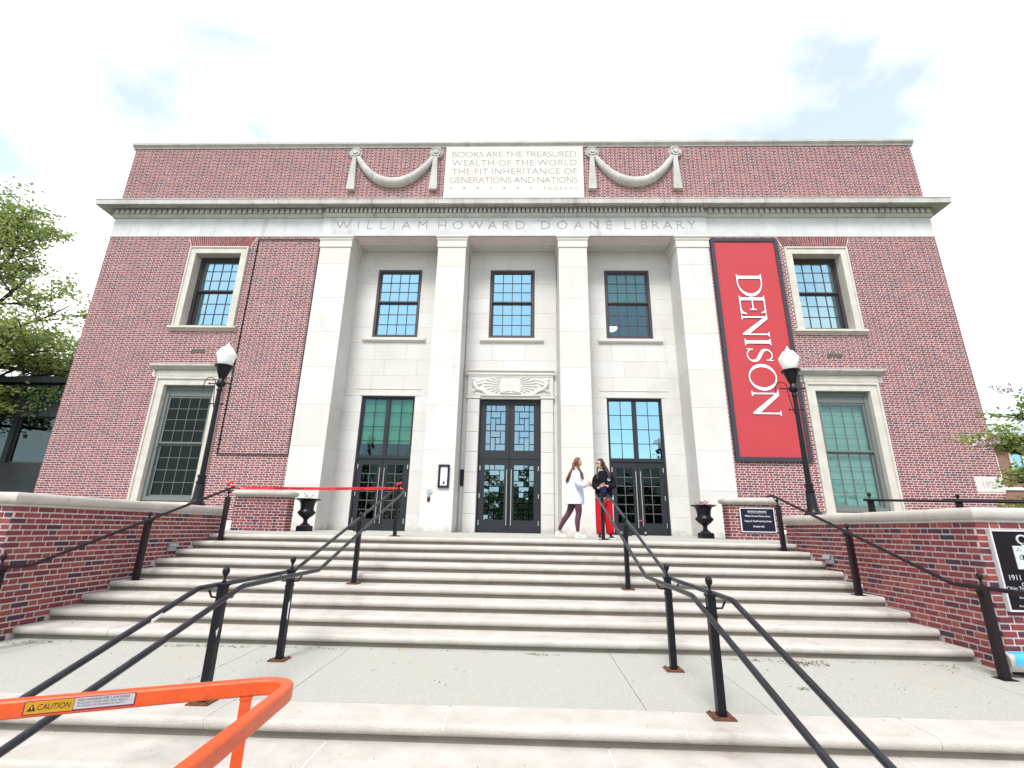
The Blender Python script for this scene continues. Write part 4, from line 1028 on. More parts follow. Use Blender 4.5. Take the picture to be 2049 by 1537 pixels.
# ------------------------------------------------------------------ handrails
def post(par, x, y, zb, h, m_, w_=.062, plate=True):
    p = MB(); w2 = w_/2
    p.box(x-w2, x+w2, y-w2, y+w2, zb+.006, zb+h-.15)
    p.box(x-w2-.006, x+w2+.006, y-w2-.006, y+w2+.006, zb+h-.30, zb+h-.288)
    po = p.build('post', m_, par)
    c = MB(); z = zb+h-.15; c.box(x-w2-.008, x+w2+.008, y-w2-.008, y+w2+.008, z, z+.016)
    c.add([(x-w2-.004, y-w2-.004, z+.016), (x+w2+.004, y-w2-.004, z+.016), (x+w2+.004, y+w2+.004, z+.016), (x-w2-.004, y+w2+.004, z+.016), (x-.012, y-.012, z+.03), (x+.012, y-.012, z+.03), (x+.012, y+.012, z+.03), (x-.012, y+.012, z+.03)],
          [(0, 1, 5, 4), (1, 2, 6, 5), (2, 3, 7, 6), (3, 0, 4, 7), (4, 5, 6, 7)])
    c.build('cap', m_, po)
    f = MB(); f.lathe([(.017, .028), (.019, .036), (.011, .046), (.011, .07), (.018, .084), (.026, .096), (.029, .115), (.026, .132), (.016, .145), (.003, .151)], (x, y, z), 14); f.build('finial', m_, po, smooth=60)
    if plate:
        q = MB(); q.box(x-.085, x+.085, y-.085, y+.085, zb+.001, zb+.012); q.build('base_plate', M_rust, po)
        for dx in (-.065, .065):
            for dy in (-.065, .065): MB().lathe([(.011, .012), (.011, .022), (.004, .026)], (x+dx, y+dy, zb), 6).build('bolt', M_rust, po)
    return po
def bend(pts, r=.05, n=4):
    out_ = [Vector(pts[0])]
    for i in range(1, len(pts)-1):
        p, a, b = Vector(pts[i]), Vector(pts[i-1]), Vector(pts[i+1])
        d0 = (a-p).normalized()*r; d1 = (b-p).normalized()*r
        for k in range(n+1):
            t = k/n; out_.append((p+d0)*(1-t)**2+p*2*t*(1-t)+(p+d1)*t*t)
    out_.append(Vector(pts[-1])); return out_
def tread_z(y):
    k = max(0, math.ceil((Y0-y)/GO-1e-6)); return ZE-RISE*k if y > -8.1 else ml(y)
for s in (-1, 1):
    side = 'left' if s < 0 else 'right'
    hr = empty('handrail', (s*2.0, -7.3, ZL), 'black double handrail with ball-topped posts, %s' % ('tied with red tape' if s < 0 else 'beside the woman in red trousers'), 'handrail', 'handrails on the steps')
    X = s*2.0
    for y, h in ((-4.50, 1.00), (-6.60, 1.02), (-8.66, 1.00), (-9.87, .995)):
        post(hr, X, y, tread_z(y) if y > -9 else ml(-9.87), h, M_black)
    # posts further down, below the picture
    post(hr, X, -12.4, GZ+.43, 1.0, M_black)
    for d in (-.115, .115):
        inner = (d*s < 0)
        xx = X+d
        p = [(X+d*.35, -4.46, .76), (xx, -4.50, .795), (xx, -8.22 if inner else -8.35, -.372), (xx, -9.78 if inner else -10.02, -.378), (xx, -12.9, -1.27)]
        MB().tube(bend(p, .035, 3), .0215, 12).build('rail', M_rail, hr, smooth=60)
    for y, zr in ((-4.55, .775), (-6.60, .13), (-8.66, -.375), (-9.87, -.385)):
        for d in (-.115, .115): MB().tube([(X+d*.2, y, zr-.075), (X+d*.75, y, zr-.072), (X+d, y, zr-.02)], .009, 7).build('bracket', M_black, hr, smooth=60)
    if s < 0:
        MB().tube([(-2.115, -10.40, -.504), (-2.115, -10.50, -.535)], .0235, 12).build('tape_wrap', M_white, hr, smooth=60)
        q = MB(); q.add([(-1.968, -9.92, -.70), (-1.968, -9.885, -.68), (-1.968, -9.90, -.75)], [(0, 1, 2)]); q.add([(-1.968, -8.70, -.66), (-1.968, -8.665, -.63), (-1.968, -8.67, -.83), (-1.968, -8.695, -.80)], [(0, 1, 2, 3)]); q.build('torn_sticker', M_white, hr, kind='stuff')
    wr = empty('handrail', (s*5.2, -6.7, ZL), 'single dark maroon handrail beside the %s brick cheek wall' % side, 'handrail', 'handrails on the steps')
    X = s*5.2
    for y, h in ((-4.82, .93), (-6.70, .97), (-8.68, .975)): post(wr, X, y, tread_z(y), h, M_maroon, .07, plate=False)
    q = MB()
    for y in (-4.82, -6.70, -8.68): q.box(X-.07, X+.07, y-.07, y+.07, tread_z(y)+.001, tread_z(y)+.007)
    q.build('base_plate', M_maroon, wr, kind='stuff')
    xr = X-s*.075
    MB().tube(bend([(xr, -4.62, .80), (xr, -4.84, .80), (xr, -8.42, -.365), (xr, -11.2, -.375)], .035, 3), .0215, 12).build('rail', M_maroon, wr, smooth=60)
    for y, zr in ((-4.84, .79), (-6.70, .185), (-8.68, -.375)): MB().tube([(X, y, zr-.07), (xr+s*.02, y, zr-.07), (xr, y, zr-.02)], .009, 7).build('bracket', M_maroon, wr, smooth=60)
# upper rail of the side path on the right
ur = empty('path_railing', (8, -5.5, .36), 'dark two-bar railing behind the right wall coping, in front of the date stone', 'railing')
for x in (6.44, 7.92, 9.4, 10.9): post(ur, x, -5.5, .36, .475, M_maroon, .07, plate=False)
MB().tube([(6.28, -5.58, .70), (12.2, -5.58, .70)], .0215, 10).build('rail', M_maroon, ur, smooth=60)
MB().tube([(7.75, -5.42, .735), (12.2, -5.42, .735)], .0215, 10).build('rail', M_maroon, ur, smooth=60)

# red tape tied from the left wall rail to the middle rail
tp = MB(); n = 60; A = Vector((-5.2, -4.82, .80)); B = Vector((-2.0, -4.5, .86)); vs = []
for i in range(n+1):
    t = i/n; c = A.lerp(B, t); c.z -= .015*math.sin(math.pi*t); wdt = .014+.014*min(1, t*5)*min(1, (1-t)*9); tw = .9 if t < .08 else .12*math.sin(t*14)+.1*math.sin(t*37)
    up = Vector((0, math.sin(tw), math.cos(tw)))*wdt; vs += [c-up, c+up]
tp.add(vs, [(2*i, 2*i+2, 2*i+3, 2*i+1) for i in range(n)])
tape = empty('danger_tape', (-3.6, -4.7, .8), 'red danger tape stretched from the left wall handrail to the middle handrail', 'tape')
tp.build('ribbon', M_tape, tape, smooth=60)
q = MB(); q.tube([(-5.2+.045*math.cos(R(a)), -4.82+.045*math.sin(R(a)), .80+.0003*a) for a in range(0, 380, 30)], .016, 6); q.build('wrap', M_tape, tape)
q = MB(); q.tube([(-2.0+.042*math.cos(R(a)), -4.5+.042*math.sin(R(a)), .86+.0003*a) for a in range(0, 380, 30)], .018, 6); q.tube([(-1.96, -4.53, .86), (-1.90, -4.55, .83)], .012, 6); q.build('knot', M_tape, tape)
for t0 in (.26, .36, .52, .62, .72, .86):
    c = A.lerp(B, t0); c2 = A.lerp(B, t0+.075); mb = text_mb('DANGER', .034, 0, 0, 0, width=(c2-c).length)
    mb.v = [tuple(Vector((c.x+v[0]*(B-A).normalized().x, c.y+v[0]*(B-A).normalized().y-.012, c.z-.015*math.sin(math.pi*t0)+v[0]*(B-A).normalized().z-.017+v[2]))) for v in mb.v]
    mb.build('lettering', M_blackink, tape)

# ------------------------------------------------------------------ lamp posts
def lamp(x, y, zb, lab):
    e = empty('street_lamp', (x, y, zb), lab, 'street lamp', 'acorn street lamps in front of the library')
    MB().lathe([(.16, 0), (.16, .03), (.125, .06), (.115, .10), (.10, .14), (.085, .40), (.078, .43), (.092, .44), (.092, .47), (.072, .48), (.072, .56), (.085, .57), (.085, .60), (.055, .62)], (x, y, zb), 20).build('base', M_black, e, smooth=40)
    MB().lathe([(.055, .60), (.045, 2.58)], (x, y, zb), 16).build('pole', M_black, e, smooth=50)
    MB().lathe([(.05, 2.42), (.058, 2.43), (.058, 2.47), (.05, 2.48)], (x, y, zb), 16).build('collar', M_black, e, smooth=40)
    MB().lathe([(.05, 2.52), (.085, 2.55), (.095, 2.60), (.07, 2.66), (.055, 2.70), (.075, 2.74), (.11, 2.84), (.14, 2.94), (.15, 2.96), (.15, 2.98), (.19, 2.985), (.19, 3.01), (.15, 3.02)], (x, y, zb), 22).build('fitter', M_black, e, smooth=40)
    MB().lathe([(.115, 3.01), (.135, 3.05), (.162, 3.13), (.188, 3.22), (.203, 3.275), (.197, 3.30), (.165, 3.345), (.138, 3.39), (.105, 3.435), (.06, 3.46), (.042, 3.475), (.038, 3.50), (.02, 3.52), (.014, 3.545), (.002, 3.57)], (x, y, zb), 26).build('globe', M_globe, e, smooth=60)
    for z, a0 in ((2.60, .26), (2.14, .15)):
        q = MB(); q.tube([(x-a0, y, zb+z), (x+a0*.85, y, zb+z)], .012, 8)
        for sgn in (-1, 1): q.ball((x+sgn*a0*(1 if sgn < 0 else .85), y, zb+z), .022, 8, 6)
        q.build('crossbar', M_black, e, smooth=60)
    pts = [(x-.06, y, zb+2.06), (x-.10, y, zb+2.3), (x-.13, y, zb+2.55)]+[(x-.25+.12*math.cos(R(a)), y, zb+2.62+.12*math.sin(R(a))) for a in range(0, 181, 20)]+[(x-.385, y, zb+2.5)]
    MB().tube(pts, .009, 7).build('hook', M_black, e, smooth=60)
    return e
lamp(-6.21, -4.2, .48, 'black lamp post with white acorn globe before the tall window at the left')
lamp(6.19, -4.2, .48, 'black lamp post with white acorn globe overlapping the red banner')

# ------------------------------------------------------------------ urns
def urn(x, y, zb, lab, lit):
    e = empty('urn', (x, y, zb), lab, 'urn', 'black urns flanking the doors')
    MB().box(x-.15, x+.15, y-.15, y+.15, zb, zb+.12).box(x-.135, x+.135, y-.135, y+.135, zb+.12, zb+.135).build('plinth', M_black, e)
    MB().lathe([(.125, .136), (.12, .16), (.06, .20), (.05, .25), (.055, .29), (.09, .33), (.15, .37), (.195, .42), (.205, .46), (.195, .49), (.165, .52), (.160, .54), (.165, .62), (.18, .69), (.21, .74), (.235, .755)], (x, y, zb), 28).build('bowl', M_black, e, smooth=40)
    MB().lathe([(.235, .752), (.30, .775), (.315, .79), (.30, .80), (.23, .80), (.20, .76)], (x, y, zb), 28).build('rim', M_black, e, smooth=40)
    q = MB()
    for i in range(28):
        t = 2*math.pi*i/28; q.ball((x+.20*math.cos(t), y+.20*math.sin(t), zb+.455), .017, 6, 4, (1, 1, 1.8))
    q.build('gadroon', M_black, e, smooth=60)
    MB().lathe([(.001, .765), (.22, .77), (.22, .76)], (x, y, zb), 20).build('soil', M_joint, e)
    return e
random.seed(3)
def plant(name, x, y, z, lab, cat, m_leaf, n, r, hgt, bloom=None):
    e = empty(name, (x, y, z), lab, cat); mb = MB(); bl = MB()
    for i in range(n):
        a = random.uniform(0, 6.28); rr = r*math.sqrt(random.random()); h = hgt*random.uniform(.2, 1)
        p = Vector((x+rr*math.cos(a), y+rr*math.sin(a), z+h)); d = Vector((math.cos(a), math.sin(a), random.uniform(-.2, .8))).normalized(); sd_ = d.cross(Vector((0, 0, 1))).normalized(); s_ = random.uniform(.02, .04)
        tgt = bl if bloom and random.random() < .4 else mb
        tgt.add([p, p+d*s_+sd_*s_*.6, p+d*s_*2.2, p+d*s_-sd_*s_*.6], [(0, 1, 2, 3)])
        if i % 4 == 0: mb.tube([(x+rr*.3*math.cos(a), y+rr*.3*math.sin(a), z), p], .004, 4, False)
    mb.build('foliage', m_leaf, e)
    if bl.v: bl.build('bloom', bloom, e)
urn(-5.07, -1.6, -.017, 'black cast urn left of the doors holding a few bare twigs', 0)
urn(4.98, -1.6, -.017, 'black cast urn right of the doors holding pink flowers', 1)
plant('twig_plant', -5.07, -1.6, .74, 'few grey sprigs standing in the left urn', 'plant', M_leaf2, 14, .10, .14)
plant('flower_plant', 4.98, -1.6, .74, 'small pink begonia growing in the right urn', 'flowers', M_pink, 70, .17, .13, M_pink)
q = MB(); q.tube([(4.99, -1.6, .76), (5.0, -1.62, 1.02)], .004, 5); q.tube([(4.98, -1.6, .76), (4.93, -1.58, .97)], .003, 5); q.tube([(4.99, -1.6, .76), (5.05, -1.6, .93)], .003, 5); tag(q.build('flower_stalk', M_bloom), 'thin bare stalks rising above the pink flowers of the right urn', 'stalks', kind='stuff')

# ------------------------------------------------------------------ orange guard rail of the lift in front
def P2W(px, py, z):
    r = Fv+Rv*((px-1024.5)/956.4)-Uv*((py-768.5)/956.4); t = (z-CAM.z)/r.z; return CAM+r*t
rl = empty('lift_guardrail', (-.8, -12.3, -1.6), 'bright orange square-tube guard rail with a caution label, close in the lower left', 'guard rail')
ZT = -.50
a = P2W(0, 1406, ZT); b = P2W(290, 1381, ZT); d = (b-a).normalized()    # front top edge of the long bar
c1 = P2W(577, 1376, ZT); e1 = P2W(470, 1465, ZT); f1 = P2W(360, 1553, ZT)  # outer edge of the returning bar
nrm = Vector((-d.y, d.x, 0))
TW = .050; TH = .058
dr = (f1-e1).normalized(); nr = Vector((-dr.y, dr.x, 0))     # towards the outside?
if nr.dot(c1-a) < 0: nr = -nr
if nrm.y < 0: nrm = -nrm
# centre lines
A0 = a+nrm*TW/2-d*1.2; line2p = e1-nr*TW/2
# intersection of the centre lines
M2 = Matrix(((d.x, -dr.x), (d.y, -dr.y))); rhs = Vector((line2p.x-A0.x, line2p.y-A0.y)); sol = M2.inverted() @ rhs
corner = A0+d*sol[0]; end = corner+dr*1.6
path = [A0]; rad = .19
p0 = corner-d*rad; p1 = corner+dr*rad
for i in range(13):
    t = i/12; path.append(p0*(1-t)**2+corner*2*t*(1-t)+p1*t*t)
path.append(end)
def sqtube(path, w_, z0, z1):
    c = .006; prof = [(-w_/2, z0+c), (-w_/2+c, z0), (w_/2-c, z0), (w_/2, z0+c), (w_/2, z1-c), (w_/2-c, z1), (-w_/2+c, z1), (-w_/2, z1-c)]
    mb = MB(); vs = []
    for i, p in enumerate(path):
        t = ((path[min(i+1, len(path)-1)]-path[i]).normalized()+(path[i]-path[max(i-1, 0)]).normalized()); t.z = 0; t.normalize(); nn_ = Vector((-t.y, t.x, 0))
        vs += [(p.x+nn_.x*u, p.y+nn_.y*u, z) for u, z in prof]
    n = 8; mb.add(vs, [(i*n+k, i*n+(k+1) % n, (i+1)*n+(k+1) % n, (i+1)*n+k) for i in range(len(path)-1) for k in range(n)]+[tuple(range(n)), tuple(range((len(path)-1)*n, len(path)*n))[::-1]])
    return mb
sqtube(path, TW, ZT-TH, ZT).build('top_bar', M_orange, rl, smooth=35)
sqtube([p-Vector((0, 0, .48)) for p in path], TW, ZT-TH, ZT).v
sqtube([Vector(p) for p in path], TW, ZT-TH-.52, ZT-.52).build('middle_bar', M_orange, rl, smooth=35)
pc = P2W(486, 1392, ZT)-Vector((0, 0, 0)); pc = A0+d*((pc-A0).dot(d))
for q_ in (pc, pc-d*1.5, corner+dr*1.4):
    mb = MB(); hw = .021; pts = [q_+d*sx*hw+nrm*sy*hw for sx, sy in ((-1, -1), (1, -1), (1, 1), (-1, 1))]
    mb.pz([(p.x, p.y) for p in pts], GZ-.4, ZT-TH+.003); mb.build('upright', M_orange, rl)
    mb = MB(); mb.pz([(q_.x+(p.x-q_.x)*1.12, q_.y+(p.y-q_.y)*1.12) for p in pts], ZT-TH-.012, ZT-TH-.001); mb.build('weld', M_orange, rl)
# caution label on the front face
ang = math.atan2(d.y, d.x)
def on_bar(mb, off):   # local x along the bar from point s0, z up
    o = a-nrm*off
    mb.v = [(o.x+d.x*v[0], o.y+d.y*v[0], v[2]) for v in mb.v]; return mb
s0 = (P2W(53, 1402, ZT)-a).dot(d); s1 = (P2W(152, 1393, ZT)-a).dot(d); s2 = (P2W(272, 1383, ZT)-a).dot(d)
lb = empty('caution_label', tuple(a+d*s1-Vector((0, 0, .045))), 'yellow and white caution sticker on the orange guard rail', 'label')
on_bar(MB().box(s0-.004, s2+.004, 0, .001, ZT-.0475, ZT-.0035), .0012).build('backing', M_purple, lb)
on_bar(MB().box(s0, s1-.001, 0, .001, ZT-.045, ZT-.006), .0022).build('yellow_field', M_label_y, lb)
on_bar(MB().box(s1+.001, s2, 0, .001, ZT-.0425, ZT-.006), .0022).build('white_field', M_label_w, lb)
k = (s1-s0)
on_bar(text_mb('CAUTION', .019, s0+k*.26, ZT-.034, 0, width=k*.68, shear=.18), .0028).build('lettering', M_blackink, lb)
tri = MB(); tri.add([(s0+k*.05, 0, ZT-.036), (s0+k*.23, 0, ZT-.036), (s0+k*.15, 0, ZT-.013)], [(0, 1, 2)]); on_bar(tri, .0028).build('warning_triangle', M_blackink, lb)
tri = MB(); tri.add([(s0+k*.135, 0, ZT-.030), (s0+k*.155, 0, ZT-.030), (s0+k*.155, 0, ZT-.020), (s0+k*.135, 0, ZT-.020)], [(0, 1, 2, 3)]); on_bar(tri, .0032).build('warning_mark', M_label_y, lb)
k2 = s2-s1
for tx_, h, z, wd in (('NO HANDS OR LANYARD', .0085, -.0175, .86), ('PLACING HAND HERE MAY RESULT', .0055, -.0265, .84), ('IN MINOR OR MODERATE INJURY', .0055, -.0355, .78)):
    on_bar(text_mb(tx_, h, s1+k2*.06, ZT+z, 0, width=k2*wd), .0028).build('lettering', M_blackink, lb)
# ------------------------------------------------------------------ people
M_skin = mat('skin', (.58, .34, .26), .55, .35); M_hairA = mat('light_brown_hair', (.17, .075, .045), .5, .4, var=.35, vscale=40, bump=.5, bscale=120)
M_hairB = mat('dark_brown_hair', (.045, .018, .016), .5, .4, var=.4, vscale=40, bump=.5, bscale=120)
M_shirtA = mat('white_sweatshirt', (.66, .72, .82), .9, .15, bump=.5, bscale=30); M_legA = mat('plum_leggings', (.105, .045, .062), .8, .2, var=.15, vscale=12)
M_shoeW = mat('cream_sneaker', (.72, .66, .58), .7, .3); M_shirtB = mat('black_sweatshirt', (.010, .009, .013), .95, .1, bump=.5, bscale=30)
M_redp = mat('red_trousers', (.46, .008, .014), .85, .2, bump=.5, bscale=14); M_eye = mat('eye_dark', (.02, .015, .015), .3, .5); M_lip = mat('lip', (.42, .12, .11), .5, .3)
M_teeth = mat('teeth', (.75, .72, .68), .4, .4); M_glasses = mat('glasses_frame', (.10, .01, .02), .3, .5); M_blue = mat('blue_strap', (.02, .02, .22), .6, .3); M_badge = mat('badge_print', (.35, .55, .66), .8, .2)

def skin_mb(nodes, edges, root=0, sub=2):
    """nodes: (x,y,z,rx[,ry]); returns verts, faces of the smooth skinned surface"""
    me = bpy.data.meshes.new('sk'); me.from_pydata([n[:3] for n in nodes], edges, [])
    ob = bpy.data.objects.new('sk', me); COL.objects.link(ob)
    md = ob.modifiers.new('s', 'SKIN'); md.use_smooth_shade = True
    sb = ob.modifiers.new('d', 'SUBSURF'); sb.levels = sub; sb.render_levels = sub
    for i, n in enumerate(nodes):
        sv = me.skin_vertices[0].data[i]; sv.radius = (n[3], n[4] if len(n) > 4 else n[3]); sv.use_root = (i == root)
    dg = bpy.context.evaluated_depsgraph_get(); dg.update()
    m2 = bpy.data.meshes.new_from_object(ob.evaluated_get(dg))
    v = [q.co.copy() for q in m2.vertices]; f = [tuple(p.vertices) for p in m2.polygons]
    bpy.data.objects.remove(ob); bpy.data.meshes.remove(m2); bpy.data.meshes.remove(me)
    return v, f
def skinned(name, chains, m, parent, sub=2, extra=None):
    mb = MB()
    for nodes, edges in chains:
        v, f = skin_mb(nodes, edges, 0, sub); mb.add(v, f)
    if extra: extra(mb)
    return mb.build(name, m, parent, smooth=80)
def chain(n): return [(i, i+1) for i in range(n-1)]
def hand(mb_list, wrist, dirv, side, curl=.5, size=1.):
    """palm + five bent fingers; dirv points from wrist to knuckles, side is the thumb direction"""
    d = Vector(dirv).normalized(); s = (Vector(side)-d*Vector(side).dot(d)).normalized(); n = d.cross(s).normalized()
    w_ = Vector(wrist); k = size
    palm = [(*(w_-d*.01*k), .020*k, .015*k), (*(w_+d*.035*k), .028*k, .014*k), (*(w_+d*.07*k), .033*k, .013*k)]
    mb_list.append((palm, chain(3)))
    for i, (off, ln) in enumerate(((.027, .066), (.010, .075), (-.009, .070), (-.026, .055))):
        b = w_+d*.062*k+s*off*k; a1 = curl*.6; p1 = b+(d*math.cos(a1)+n*math.sin(a1))*ln*.42*k; a2 = curl*1.5; p2 = p1+(d*math.cos(a2)+n*math.sin(a2))*ln*.32*k; a3 = curl*2.3; p3 = p2+(d*math.cos(a3)+n*math.sin(a3))*ln*.26*k
        mb_list.append(([(*b, .0092*k), (*p1, .0088*k), (*p2, .0080*k), (*p3, .0065*k)], chain(4)))
    b = w_+d*.018*k+s*.022*k; p1 = b+(d*.55+s*.75).normalized()*.034*k; p2 = p1+(d*.9+s*.25+n*.3).normalized()*.030*k
    mb_list.append(([(*b, .012*k), (*p1, .0102*k), (*p2, .0082*k)], chain(3)))
def head(mb, c, yawdeg, tilt=0., r=.088):
    """shaped head (skull, jaw, nose, brow, ears) facing yawdeg (0 = towards -y, positive = towards +x)"""
    rot_ = Matrix.Rotation(R(yawdeg), 3, 'Z') @ Matrix.Rotation(tilt, 3, 'Y')
    n, m_ = 28, 20; vs = []
    for i in range(m_+1):
        th = math.pi*i/m_; z = -math.cos(th)
        for k in range(n):
            ph = 2*math.pi*k/n; x = math.sin(th)*math.sin(ph); y = -math.sin(th)*math.cos(ph)
            X, Y, Z = x*.80, y*.98, z*1.28
            if z < 0:
                X *= 1-.34*z*z; Y = Y*(1-.16*z*z)-(.10*(-z) if y < 0 else -.16*z*z*y)
            front = max(0, -y)
            nose = math.exp(-((x/.16)**2))*math.exp(-(((Z+.12)/.20)**2))*(front > .5); Y -= .20*nose*(1 if Z < .05 else .5)
            Y += .05*math.exp(-(((abs(x)-.33)/.16)**2))*math.exp(-(((Z-.14)/.12)**2))*front
            Y -= .045*math.exp(-((x/.25)**2))*math.exp(-(((Z+.52)/.10)**2))*front
            Y -= .05*math.exp(-((x/.22)**2))*math.exp(-(((Z+1.0)/.18)**2))*front
            vs.append(Vector(c)+rot_ @ Vector((X*r, Y*r, Z*r)))
    mb.add(vs, [(i*n+k, i*n+(k+1) % n, (i+1)*n+(k+1) % n, (i+1)*n+k) for i in range(m_) for k in range(n)])
    for s in (-1, 1):
        b = len(mb.v); mb.ball((0, 0, 0), r*.20, 8, 6, (.4, .75, 1.25))
        for i in range(b, len(mb.v)): mb.v[i] = tuple(Vector(c)+rot_ @ (Vector(mb.v[i])+Vector((s*.80*r, .10*r, -.02*r))))
    return rot_
def face(par, c, rot_, r=.088, smile=False):
    e = MB()
    for s in (-1, 1):
        e.ball(tuple(Vector(c)+rot_ @ Vector((s*.31*r, -.86*r, .14*r))), .012, 8, 6)
    e.build('eye', M_eye, par, smooth=60)
    b = MB()
    for s in (-1, 1): b.tube([Vector(c)+rot_ @ Vector((s*.16*r, -.97*r, .30*r)), Vector(c)+rot_ @ Vector((s*.32*r, -.95*r, .36*r)), Vector(c)+rot_ @ Vector((s*.48*r, -.84*r, .31*r))], .0035, 5)
    b.build('eyebrow', M_hairB, par)
    l = MB(); l.tube([Vector(c)+rot_ @ Vector((x*r, (-1.0+abs(x)*.35)*r, (-.52+(abs(x)*.25 if smile else 0))*r)) for x in (-.26, -.12, 0, .12, .26)], .0055, 6); l.build('mouth', M_lip, par, smooth=60)
    if smile:
        l = MB(); l.tube([Vector(c)+rot_ @ Vector((x*r, (-1.035+abs(x)*.35)*r, (-.50+abs(x)*.25)*r)) for x in (-.18, 0, .18)], .004, 6); l.build('teeth', M_teeth, par, smooth=60)
def hair(par, c, rot_, m_, strands, r=.088, cap=1.10):
    """cap over the skull plus long tapering locks; strands: list of point lists"""
    mb = MB(); n, k_ = 26, 14; vs = []; fs = []
    for i in range(k_+1):
        th = math.pi*.64*i/k_
        for k in range(n):
            ph = 2*math.pi*k/n; x = math.sin(th)*math.sin(ph); y = -math.sin(th)*math.cos(ph); z = math.cos(th)
            cut = 1.0
            if y < -.35 and z < .55: y = -.35+(y+.35)*.25   # hairline pulled back from the face
            rr = cap*(1+.025*math.sin(ph*9+i))
            vs.append(Vector(c)+rot_ @ Vector((x*.86*r*rr, y*1.02*r*rr, z*1.28*r*rr)))
    mb.add(vs, [(i*n+k, (i+1)*n+k, (i+1)*n+(k+1) % n, i*n+(k+1) % n) for i in range(k_) for k in range(n)])
    for pts, r0 in strands:
        m2 = len(pts); mb.tube(pts, [r0*(.8+.4*math.sin(math.pi*i/(m2-1)))*(1-.55*(i/(m2-1))**2) for i in range(m2)], 7)
    mb.build('hair', m_, par, smooth=70)
def shoe(par, heel, toe, m_, z0, m2=None, hi=.0):
    heel, toe = Vector(heel), Vector(toe); d = (toe-heel); L_ = d.length; d.normalize(); s = Vector((-d.y, d.x, 0)).normalized()
    sec = [(0, .026, .060), (.10, .032, .078), (.28, .036, .092+hi), (.45, .038, .070), (.65, .045, .050), (.85, .042, .040), (.97, .028, .030), (1.0, .012, .022)]
    mb = MB(); vs = []; n = 12
    for t, w_, h in sec:
        p = heel+d*L_*t
        for k in range(n):
            a_ = 2*math.pi*k/n; u, v = math.cos(a_), math.sin(a_); vs.append(p+s*u*w_*(1 if v < .3 else .8)+Vector((0, 0, .018+max(v, -.35)*(h-.012)*.9+(.008 if v > 0 else 0))))
    mb.add(vs, [(i*n+k, i*n+(k+1) % n, (i+1)*n+(k+1) % n, (i+1)*n+k) for i in range(len(sec)-1) for k in range(n)]+[tuple(range(n))[::-1], tuple((len(sec)-1)*n+k for k in range(n))])
    o = mb.build('shoe', m_, par, smooth=60)
    so = MB(); out_ = [(heel+d*L_*t+s*w_*1.08) for t, w_, h in sec]+[(heel+d*L_*t-s*w_*1.08) for t, w_, h in reversed(sec)]
    dz = lambda p: p.z
    so.add([Vector((p.x, p.y, p.z)) for p in out_]+[Vector((p.x, p.y, p.z+.022)) for p in out_], [tuple(range(16))[::-1], tuple(range(16, 32))]+[(i, (i+1) % 16, 16+(i+1) % 16, 16+i) for i in range(16)])
    so.build('sole', m2 or M_shoeW, o)
    st = MB()
    for sg_ in (-1, 1): st.tube([heel+d*L_*.22+s*sg_*.036+Vector((0, 0, .05)), heel+d*L_*.42+s*sg_*.040+Vector((0, 0, .035)), heel+d*L_*.62+s*sg_*.040+Vector((0, 0, .048))], .005, 5)
    st.build('stripe', M_blackink if m_ is M_shoeW else M_white, o)

def torso(mb, secs, n=28, wob=.02):
    rings = [[(cx+rx*math.cos(2*math.pi*k/n)*(1+wob*math.sin(k*2.1+z*11)), cy+ry*math.sin(2*math.pi*k/n)*(1+wob*math.cos(k*1.7+z*7)), z) for k in range(n)] for (cx, cy, z, rx, ry) in secs]
    for i in range(len(rings)-1): mb.add(rings[i]+rings[i+1], [(j, (j+1) % n, n+(j+1) % n, n+j) for j in range(n)])
# ---- woman in the pale sweatshirt, stepping to the right, seen from her right side
def fz(y): return sl(y)
yA = -3.5
pa = empty('person', (1.50, yA, fz(yA)), 'woman with long light brown hair in pale sweatshirt, plum leggings and cream sneakers', 'person', 'people talking at the top of the steps')
ch = []
zA = fz(yA)
body = [(1.555, yA, .86, .105, .09), (1.56, yA, 1.0, .10, .085), (1.575, yA, 1.17, .105, .10), (1.595, yA, 1.31, .085, .10), (1.625, yA, 1.385, .038, .038), (1.645, yA, 1.44, .036, .036),   # 0-5
        (1.60, yA-.14, 1.315, .045), (1.625, yA-.20, 1.07, .036), (1.76, yA-.22, 1.035, .030), (1.835, yA-.19, 1.032, .022),      # 6-9 near arm (towards camera)
        (1.60, yA+.14, 1.315, .045), (1.66, yA+.19, 1.09, .036), (1.77, yA+.14, 1.09, .030), (1.84, yA+.10, 1.10, .022),           # 10-13 far arm
        (1.60, yA-.07, .78, .06), (1.64, yA-.08, .47, .042), (1.618, yA-.08, .30, .040), (1.615, yA-.08, .10, .033),             # 14-17 front leg
        (1.54, yA+.07, .78, .06), (1.46, yA+.08, .49, .042), (1.35, yA+.09, .31, .040), (1.235, yA+.10, .12, .033)]              # 18-21 rear leg
ed = [(0, 1), (1, 2), (2, 3), (3, 4), (4, 5), (3, 6), (6, 7), (7, 8), (8, 9), (3, 10), (10, 11), (11, 12), (12, 13), (0, 14), (14, 15), (15, 16), (16, 17), (0, 18), (18, 19), (19, 20), (20, 21)]
ch.append((body, ed))
hand(ch, (1.845, yA-.185, 1.033), (1, .12, .02), (0, .2, 1), .75, .9)
hand(ch, (1.85, yA+.095, 1.10), (1, -.1, .15), (0, .1, 1), .6, .9)
hc = (1.655, yA, 1.545); rr_ = [None]
def addhead(mb): rr_[0] = head(mb, hc, 72, 0, .082)
skinned('body', ch, M_skin, pa, 2, addhead); face(pa, hc, rr_[0], .082)
